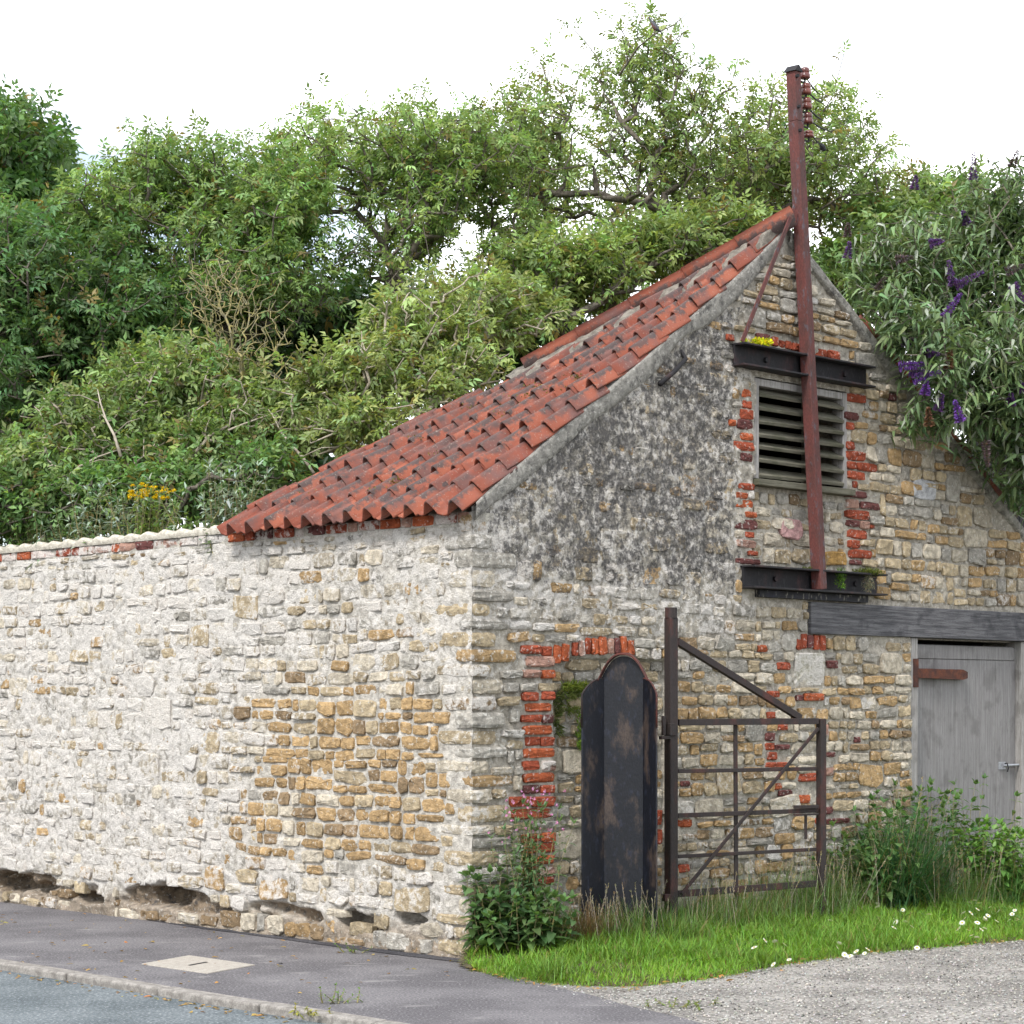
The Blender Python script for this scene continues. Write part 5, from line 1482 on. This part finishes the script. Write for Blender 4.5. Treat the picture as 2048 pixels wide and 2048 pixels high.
WL = ['leafy weed on the wall top between the small ragwort and the silvery seedling', 'leafy weed crowding round the small dull ragwort', 'leafy weed between two silvery seedlings on the wall top', 'low leafy weed close under the flowering ragwort', 'leafy weed on the wall top just past the flowering ragwort', 'leafy weed between flowering ragwort and the seedling by the eaves', 'tall leafy weed on the wall far beyond the small ragwort', 'leafy weed squeezed under the corner of the eaves']
for i, (dx, h, n) in enumerate(((30, .36, 34), (85, .42, 34), (170, .34, 32), (250, .30, 30), (345, .30, 30), (390, .32, 28), (-30, .4, 30), (470, .28, 24))):
    b = wall_back(dx, 1020, -.30); b[2] = 2.60
    stem_plant('leafy_weed', WL[i], 'weed', b, n, h, .15, .085, .42, GRN2, group='weeds along the wall top', pairs=6, tilt=.3)
yw = wall_back(60, 1000, -.26); yw[2] = 2.66
rg2, _ = stem_plant('ragwort', 'small ragwort with sparse dull yellow flowers among the wall weeds', 'wildflower', yw, 6, .42, .10, .06, .3, (.12,.18,.05), tilt=.2)
Lv = Leaves(); c = yw + R.normal(0, .08, (40, 3))*[1, .5, .6] + [0, 0, .38]
Lv.add(c, rdir(40)*[1, 1, .4], [0, 0, 1.], .016, .010, shade((.55,.46,.03), 40, .2, .05), .1); Lv.build('flower_head', M['petal'], rg2, 'diamond')

# ------------------------------------------------------------------ plants of the verge
def td_of(px, py, z=.08):
    x, y = gpix(px, py, z); return ((x-CX)*GD[0] + (y-CY)*GD[1], (x-CX)*GN[0] + (y-CY)*GN[1])
def vp(t, d, lift=0.0): return verge_pt(np.array([t]), np.array([d]), lift)[0]
# corner clump
stem_plant('willowherb', 'tall willowherb with small pink flowers against the brick jamb', 'wildflower', vp(.28, .22), 34, .78, .075, .10, .28, (.115,.190,.085), pairs=13, tilt=.10)
wroot = [o for o in col.objects if o.name == 'willowherb'][0]
Lv = Leaves(); n = 46; c = vp(.28, .20) + R.normal(0, .10, (n, 3))*[1, .6, .9] + [0, 0, .80]
for k in range(n): Lv.add(np.repeat(c[k:k+1], 5, 0), rdir(5), rdir(5), .014, .012, shade((.55,.25,.42), 5, .15, .08), .1)
Lv.build('blossoms', M['petal'], wroot, 'diamond')
stem_plant('dock_plant', 'dark broad leaved plant sprawling at the foot of the corner', 'weed', vp(.03, .16), 26, .46, .055, .115, .62, (.085,.155,.055), pairs=7, tilt=.15)
stem_plant('dock_plant', 'drooping broad leaved plant beside the willowherb at pavement edge', 'weed', vp(.16, .36), 28, .32, .09, .115, .60, (.095,.170,.060), pairs=6, tilt=.24)
# nettles and tussocks by the door
for (t, d, n, h, lbl, c_) in ((4.05, .22, 16, .72, 'nettles crowding the wall between the gate and the door', (.055,.115,.035)), (4.75, .25, 14, .80, 'tall seeding nettles against the door frame', (.065,.120,.040)), (5.0, .55, 18, .55, 'bright green nettles in front of the door', (.100,.190,.045)), (5.7, .60, 18, .45, 'low nettles under the door hasp', (.090,.170,.045)), (3.55, .35, 8, .55, 'thin nettles behind the closing end of the gate', (.075,.130,.045))):
    stem_plant('nettle_clump', lbl, 'weed', vp(t, d), int(n*3), h, .20, .115, .52, np.array(c_)*1.5, pairs=9, tilt=.18)
def tuft(name, label, cat, t, d, n, h, wid, colr, spread, lean=.5, bend=.9, heads=0, headcol=(.34,.28,.15)):
    base = vp(t, d); root = thing(name, label, cat, tuple(base)); Lv = Leaves()
    tt_, dd_ = t + R.normal(0, spread, n), np.maximum(.03, d + R.normal(0, spread*.5, n)); w_ = verge_pt(tt_, dd_, -.01)
    a = R.uniform(0, 2*math.pi, n); ln = np.abs(R.normal(0, lean, n))
    D = np.stack([np.cos(a)*ln, np.sin(a)*ln, np.ones(n)], 1); N = np.stack([-np.cos(a), -np.sin(a), ln], 1)
    cc = shade(colr, n, .25, .12); dead = R.random(n) < .10; cc[dead] = np.array([.26,.20,.10])*R.uniform(.6, 1.1, (dead.sum(), 1))
    Lv.add(w_, D, N, h*R.uniform(.5, 1.15, n), wid*R.uniform(.7, 1.3, n), cc, bend*R.uniform(.1, .8, n))
    Lv.build('blades', M['grass'], root, 'blade')['kind'] = 'stuff'
    if heads:
        tt_, dd_ = t + R.normal(0, spread, heads), np.maximum(.03, d + R.normal(0, spread*.5, heads)); w_ = verge_pt(tt_, dd_)
        dr = unit(np.stack([R.normal(0, .22, heads), R.normal(0, .22, heads), np.ones(heads)], 1)); hh = h*R.uniform(.85, 1.45, heads)[:, None]; top = w_ + dr*hh
        tubes('stalks', w_, top, np.full(heads, .0016), np.full(heads, .001), M['twig'], root, 3)['kind'] = 'stuff'
        Lh = Leaves()
        for k in range(14):
            P = top - dr*R.uniform(0, .13, (heads, 1)); Lh.add(P, dr + rdir(heads)*.55, rdir(heads), R.uniform(.012, .024, heads), .005, shade(headcol, heads, .2, .08), .1)
        Lh.build('seed_heads', M['grass'], root, 'diamond')['kind'] = 'stuff'
    return root
tuft('grass_tuft', 'long seeding grass at the foot of the black iron pier', 'grass tuft', 1.0, .50, 800, .26, .0045, (.125,.21,.06), .17, heads=40, headcol=(.22,.20,.11))
tuft('grass_tuft', 'short green grass hiding the foot of the black iron pier', 'grass tuft', 1.12, .66, 500, .20, .005, (.13,.23,.05), .13)
tuft('grass_tuft', 'dry brown grass between the willowherb and the iron pier', 'grass tuft', .62, .40, 650, .24, .004, (.17,.125,.065), .11, .6, heads=20, headcol=(.25,.18,.10))
tuft('grass_tuft', 'long grass under the lower rails of the gate', 'grass tuft', 1.95, .40, 1100, .26, .0042, (.135,.215,.065), .28, heads=46)
tuft('grass_tuft', 'tall flowering grass around the closing stile of the gate', 'grass tuft', 2.85, .42, 1300, .36, .0042, (.125,.205,.065), .26, heads=60)
tuft('grass_tussock', 'dark arching grass tussock right of the gate', 'grass tuft', 3.95, .42, 1300, .66, .0075, (.055,.135,.055), .17, .55, 1.1, heads=24)
tuft('grass_tussock', 'low arching grass tussock in front of the nettles', 'grass tuft', 5.1, .80, 800, .42, .006, (.10,.21,.06), .18, .8, 1.2)
tuft('grass_tuft', 'long grass between the two tussocks', 'grass tuft', 4.4, .60, 1000, .32, .0045, (.12,.21,.06), .25, heads=46)
tuft('grass_tuft', 'rough grass by the right jamb of the door', 'grass tuft', 6.0, .65, 900, .30, .005, (.11,.20,.06), .28)
# broad dock leaves low in the turf
dk = Leaves(); n = 170; tt_ = R.uniform(.4, 5.2, n); dd_ = np.clip(.95 + R.normal(0, .18, n), .5, 1.35); a = R.uniform(0, 6.28, n)
dkr = thing('dock_leaves', 'broad light green dock leaves across the middle of the verge', 'weed', tuple(vp(2.8, .95)))
dk.add(verge_pt(tt_, dd_, .0), np.stack([np.cos(a)*.8, np.sin(a)*.8, R.uniform(.4, 1.2, n)], 1), np.stack([-np.cos(a), -np.sin(a), np.ones(n)], 1), R.uniform(.07, .13, n), R.uniform(.035, .06, n), shade((.12,.22,.05), n, .2, .08), .5)
dk.build('leaves', M['leaf'], dkr, 'oval'); dkr['kind'] = 'stuff'

# daisies, each a flower of its own
def daisy_mesh():
    Lv = Leaves(); n = 14; a = np.arange(n)*2*math.pi/n; D = np.stack([np.cos(a), np.sin(a), np.full(n, .25)], 1)
    Lv.add(np.tile([[0, 0, .055]], (n, 1)), D, [0, 0, 1.], .0155, .0062, shade((.80,.80,.78), n, .04, .01), .1)
    Lv.add(np.tile([[0, 0, .058]], (6, 1)), rdir(6)*[1, 1, .2], [0, 0, 1.], .006, .006, (.6,.42,.03), 0)
    Lv.add(np.array([[0, 0, 0.]]), np.array([[0, 0, 1.]]), np.array([[1., 0, 0]]), .055, .002, (.1,.18,.05), 0)
    o = Lv.build('daisy', M['petal'], None, 'diamond'); return o
d_ = daisy_mesh(); dz_ = zc((1500, 1550), 3.526)
spots = [(885,968),(937,992),(983,1030),(1085,983),(1075,1035),(1090,1045),(980,1068),(1072,1070),(1172,1127),(1262,1010),(1390,1100),(1487,985),(1525,942),(1530,985),(1545,970),(1555,985),(1575,990),(1600,995),(1590,940),(1620,950),(1638,983),(1630,1000),(1582,1027),(1515,1018),(1690,1015),(1755,955),(1810,945),(1820,955),(1860,968),(1885,960),(1850,995),(1870,992),(1900,1000),(1925,960),(1560,1052),(1575,1066),(1507,1080),(1525,1078),(1545,1090),(1600,1086),(1615,1072),(1632,1090),(780,1150),(810,1168),(850,1178),(887,1170),(605,1162),(632,1177),(655,1198),(550,1067),(927,1225),(195,1167),(180,1183),(37,1160),(75,1222),(300,1240),(235,1245),(458,1243),(540,1162)]
for k, (x, y) in enumerate(spots):
    px, py = dz_(x, y); t, d = td_of(px, py, .10)
    o = d_ if k == 0 else d_.copy()
    if k: col.objects.link(o)
    o.location = tuple(vp(t, min(max(d, .3), 1.7))); o.rotation_euler = (R.normal(0, .2)+.6, R.normal(0, .25), R.uniform(0, 6)); s_ = R.uniform(1.15, 1.6); o.scale = (s_, s_, R.uniform(1.2, 1.9))
    tag(o, 'small white daisy in the short grass of the verge', 'daisy', 'daisies in the verge')

# small growth on the walls and channels
def cushion(name, label, cat, c, rx, ry, rz, n, L, W, colr, mat='moss', kind='diamond', droop=0.0):
    P = np.asarray(c) + rdir(n)*np.array([rx, ry, rz])*(R.random((n, 1))**.5); Lv = Leaves()
    Lv.add(P, rdir(n)*.8 + np.array([0, -.2, .6-droop]), rdir(n), L*R.uniform(.6, 1.3, n), W, shade(colr, n, .25, .12), .2)
    o = Lv.build(name, M[mat], None, kind); tag(o, label, cat); return o
t0, _ = gab(*Z4(430, 240)); cushion('stonecrop', 'bright yellow stonecrop cushion on the upper steel channel', 'plant', GP(t0, UBZ1+.022, .07), .085, .06, .035, 420, .020, .014, (.55,.55,.02))
t0, _ = gab(*Z4(348, 215)); cushion('stonecrop', 'tiny yellow stonecrop tuft at the foot of the pole brace', 'plant', GP(t0, UBZ1+.016, .06), .022, .02, .016, 60, .016, .012, (.50,.52,.03))
t0, _ = gab(*Z4(1010, 1490)); cushion('moss_cushion', 'olive moss hanging off the right end of the lower channel', 'moss', GP(t0, LBZ1+.005, .09), .13, .05, .028, 700, .022, .006, (.10,.12,.025)); 
cushion('moss_cushion', 'trailing dead grey moss below the lower channel edge', 'moss', GP(t0-.02, LBZ1-.07, .11), .05, .015, .07, 260, .03, .003, (.20,.19,.12), droop=1.4)
t0, _ = gab(*Z4(850, 1540)); cushion('small_fern', 'green fern tuft growing beside the foot of the rusty pole', 'plant', GP(t0+.02, LBZ1-.06, .09), .035, .02, .085, 260, .028, .006, (.10,.19,.03))
t0, _ = gab(*Z4(730, 1462)); cushion('moss_cushion', 'thin olive moss strip behind the foot of the rusty pole', 'moss', GP(t0, LBZ1+.006, .05), .10, .04, .012, 260, .016, .006, (.10,.12,.03))
for (x0, y0, x1, y1, n, c_, lbl) in ((590,570,830,640,420,(.20,.26,.05),'mossy grass tuft on a ledge of the blocked doorway'),(740,720,850,1200,700,(.20,.32,.05),'bright green grass hanging down the edge of the black pier'),(520,650,600,1060,400,(.12,.15,.05),'dull moss down the brick jamb of the blocked doorway'),(640,640,780,860,400,(.16,.20,.06),'olive moss between the infill stones of the blocked doorway')):
    (a, zt), (b, zb_) = gab(*Z6(x0, y0), -.03), gab(*Z6(x1, y1), -.03)
    cen = GP((a+b)/2, (zt+zb_)/2, -.025)
    P = np.stack([np.array(GP(t, z, -.03)) for t, z in zip(R.uniform(a, b, n), R.uniform(zb_, zt, n))])
    nz = fbm(P[:, 0]*9+P[:, 1]*9, P[:, 2]*9, 2, 5) > .42; P = P[nz]; n = len(P)
    Lv = Leaves(); Lv.add(P, np.array([GN[0], GN[1], 0])*.7 + rdir(n)*.6 + np.array([0, 0, .35]), rdir(n), R.uniform(.018, .045, n), .005, shade(c_, n, .25, .1), .9)
    tag(Lv.build('wall_moss', M['moss'], None, 'diamond'), lbl, 'moss')
# moss clumps between the roof tiles
mz = Leaves()
for k in range(16):
    f = R.uniform(.04, .45); v = VL*f; u_ = R.uniform(.15, .8)*U_ROOF*(1-f); c = np.array(roof_pt(u_, v, .05)); n = 60
    mz.add(c + R.normal(0, 1, (n, 3))*[.045, .045, .010], rdir(n) + [0, 0, .6], rdir(n), .016, .010, shade((.13,.11,.02), n, .25, .1), .1)
o = mz.build('roof_moss', M['moss'], roof, 'diamond'); o['kind'] = 'stuff'

# pavement weeds, fallen leaves, loose chippings
for (px, py, n, h, lbl, c_) in ((688, 2006, 7, .10, 'small upright weed growing in the kerb joint', (.13,.22,.05)), (618, 2030, 6, .05, 'flat yellowing moss and weed on the kerb', (.24,.24,.04)), (1350, 2012, 10, .035, 'low weed patch in the gravel drive', (.16,.22,.05)), (702, 1905, 5, .07, 'small green seedling at the foot of the side wall', (.10,.19,.04)), (757, 1885, 6, .09, 'grass seedling at the foot of the side wall', (.14,.17,.05))):
    x, y = gpix(px, py, 0); stem_plant('pavement_weed', lbl, 'weed', (x, y, 0.0), n, h, .05 if h > .05 else .09, .035, .4, c_, pairs=4, tilt=.6)
fl = Leaves(); n = 420
P = []
for k in range(n):
    r = R.random()
    if r < .35: q_ = off_pt(R.uniform(-1, 4), KO + .13 + abs(R.normal(0, .07))); z = -.033
    elif r < .75:
        i = R.integers(1, 11); f = R.random(); a = VP_[i-1]*(1-f) + VP_[i]*f; q_ = gd_pt(a[0], a[1] + R.normal(.03, .07)); z = .012
    else: q_ = off_pt(R.uniform(-.5, 4.5), R.uniform(.05, KO)); z = .004
    P.append((q_[0], q_[1], z))
P = np.array(P); a = R.uniform(0, 6.28, n)
fl.add(P, np.stack([np.cos(a), np.sin(a), R.uniform(0, .35, n)], 1), np.array([0, 0, 1.]) + R.normal(0, .25, (n, 3)), R.uniform(.02, .055, n), R.uniform(.010, .024, n), shade((.30,.19,.06), n, .3, .15), .3)
tag(fl.build('fallen_leaves', M['petal'], None, 'oval'), 'scattered dry fallen leaves along kerb and verge', 'fallen leaves', kind='stuff')
n = 26000; P = np.stack([R.uniform(-.2, 4.6, n), R.uniform(10.0, 15.0, n)], 1)
tq = (P[:, 0]-CX)*GD[0] + (P[:, 1]-CY)*GD[1]; dq = (P[:, 0]-CX)*GN[0] + (P[:, 1]-CY)*GN[1]
bx_ = np.interp(P[:, 1], [b[1] for b in reversed(bnd)], [b[0] for b in reversed(bnd)])
k_ = (~inside(np.stack([tq, dq+.04], 1), VP_)) & (P[:, 0] > bx_ - .10 + .25*R.random(n)**3) & (dq > 1.0) & (P[:, 0] < P[:, 1]*.26)
P = P[k_]; n = len(P); s_ = R.uniform(.0035, .0095, n)
oc = np.array([(1,0,0),(-1,0,0),(0,1,0),(0,-1,0),(0,0,.75),(0,0,-.5)], float)
rot = R.uniform(0, 6.28, n); cs, sn = np.cos(rot), np.sin(rot)
V = oc[None]*s_[:, None, None]*R.uniform(.6, 1.3, (n, 1, 3)); V = np.stack([V[..., 0]*cs[:, None]-V[..., 1]*sn[:, None], V[..., 0]*sn[:, None]+V[..., 1]*cs[:, None], V[..., 2]], -1) + np.concatenate([P, np.full((n, 1), -.002)], 1)[:, None]
tri = np.array([(0,2,4),(2,1,4),(1,3,4),(3,0,4),(2,0,5),(1,2,5),(3,1,5),(0,3,5)])
gm, gnt, gb, _o = new_mat('chippings'); gnt.links.new(NT(gnt).attr('Col'), gb.inputs['Base Color']); gb.inputs['Roughness'].default_value = .9
cc = shade((.30,.285,.26), n, .35, .05)
o = link('chippings', np_mesh('chippings', V.reshape(-1, 3), tris=(np.arange(n)[:, None, None]*6 + tri[None]).reshape(-1, 3), cols=np.repeat(cc, 6, 0)), gm)
tag(o, 'loose pale grey chippings of the drive', 'gravel', kind='stuff')

# ------------------------------------------------------------------ wood pigeon in the treetop
bp = Vector(dat(1235, 50, 19.4)); bird = thing('bird', 'small grey bird with reddish breast perched on a twig at the treetop', 'bird', tuple(bp + Vector((0, 0, -.06)))); BS = .56
prof = [(-.20, .010, -.115), (-.155, .022, -.085), (-.10, .036, -.050), (-.05, .056, -.020), (.0, .066, .0), (.045, .062, .028), (.08, .046, .060), (.098, .033, .088), (.112, .032, .112), (.128, .027, .126), (.142, .014, .126), (.152, .007, .120), (.166, .003, .114)]
n = 12; V, fs, cc = [], [], []
for (x, r, z) in prof:
    for i in range(n):
        a = 2*math.pi*i/n; V.append(bp + BS*Vector((-x*.70, math.cos(a)*r*(.85 if x > -.1 else 1.3), z*1.15 + math.sin(a)*r*(1.0 if x > -.1 else .45))))
        c = (.10, .105, .125)
        if -.02 < x < .09 and math.sin(a) < -.2: c = (.20, .10, .09)
        if x > .14: c = (.30, .20, .06)
        if x < -.14: c = (.05, .052, .06)
        cc.append(c)
for j in range(len(prof)-1):
    for i in range(n): fs.append((j*n+i, j*n+(i+1)%n, (j+1)*n+(i+1)%n, (j+1)*n+i))
fs += [tuple(range(n)), tuple((len(prof)-1)*n+i for i in reversed(range(n)))]
me = py_mesh('body', V, fs, True); add_col(me, np.array(cc)); link('body', me, M['leaf_soft'], bird)
for sg in (-1, 1): MB().tube([bp + BS*Vector((.0, sg*.02, -.055)), bp + BS*Vector((-.01, sg*.02, -.115))], .003, 5).build('leg', M['rust_edge'], bird)
MB().tube([bp + Vector((-.30, .5, -.30)), bp + Vector((-.14, .2, -.13)), bp + Vector((0, 0, -.066)), bp + Vector((.18, .02, .02)), bp + Vector((.30, .04, .14))], [.011, .009, .007, .006, .003], 6).build('perch_twig', M['bark'], big)
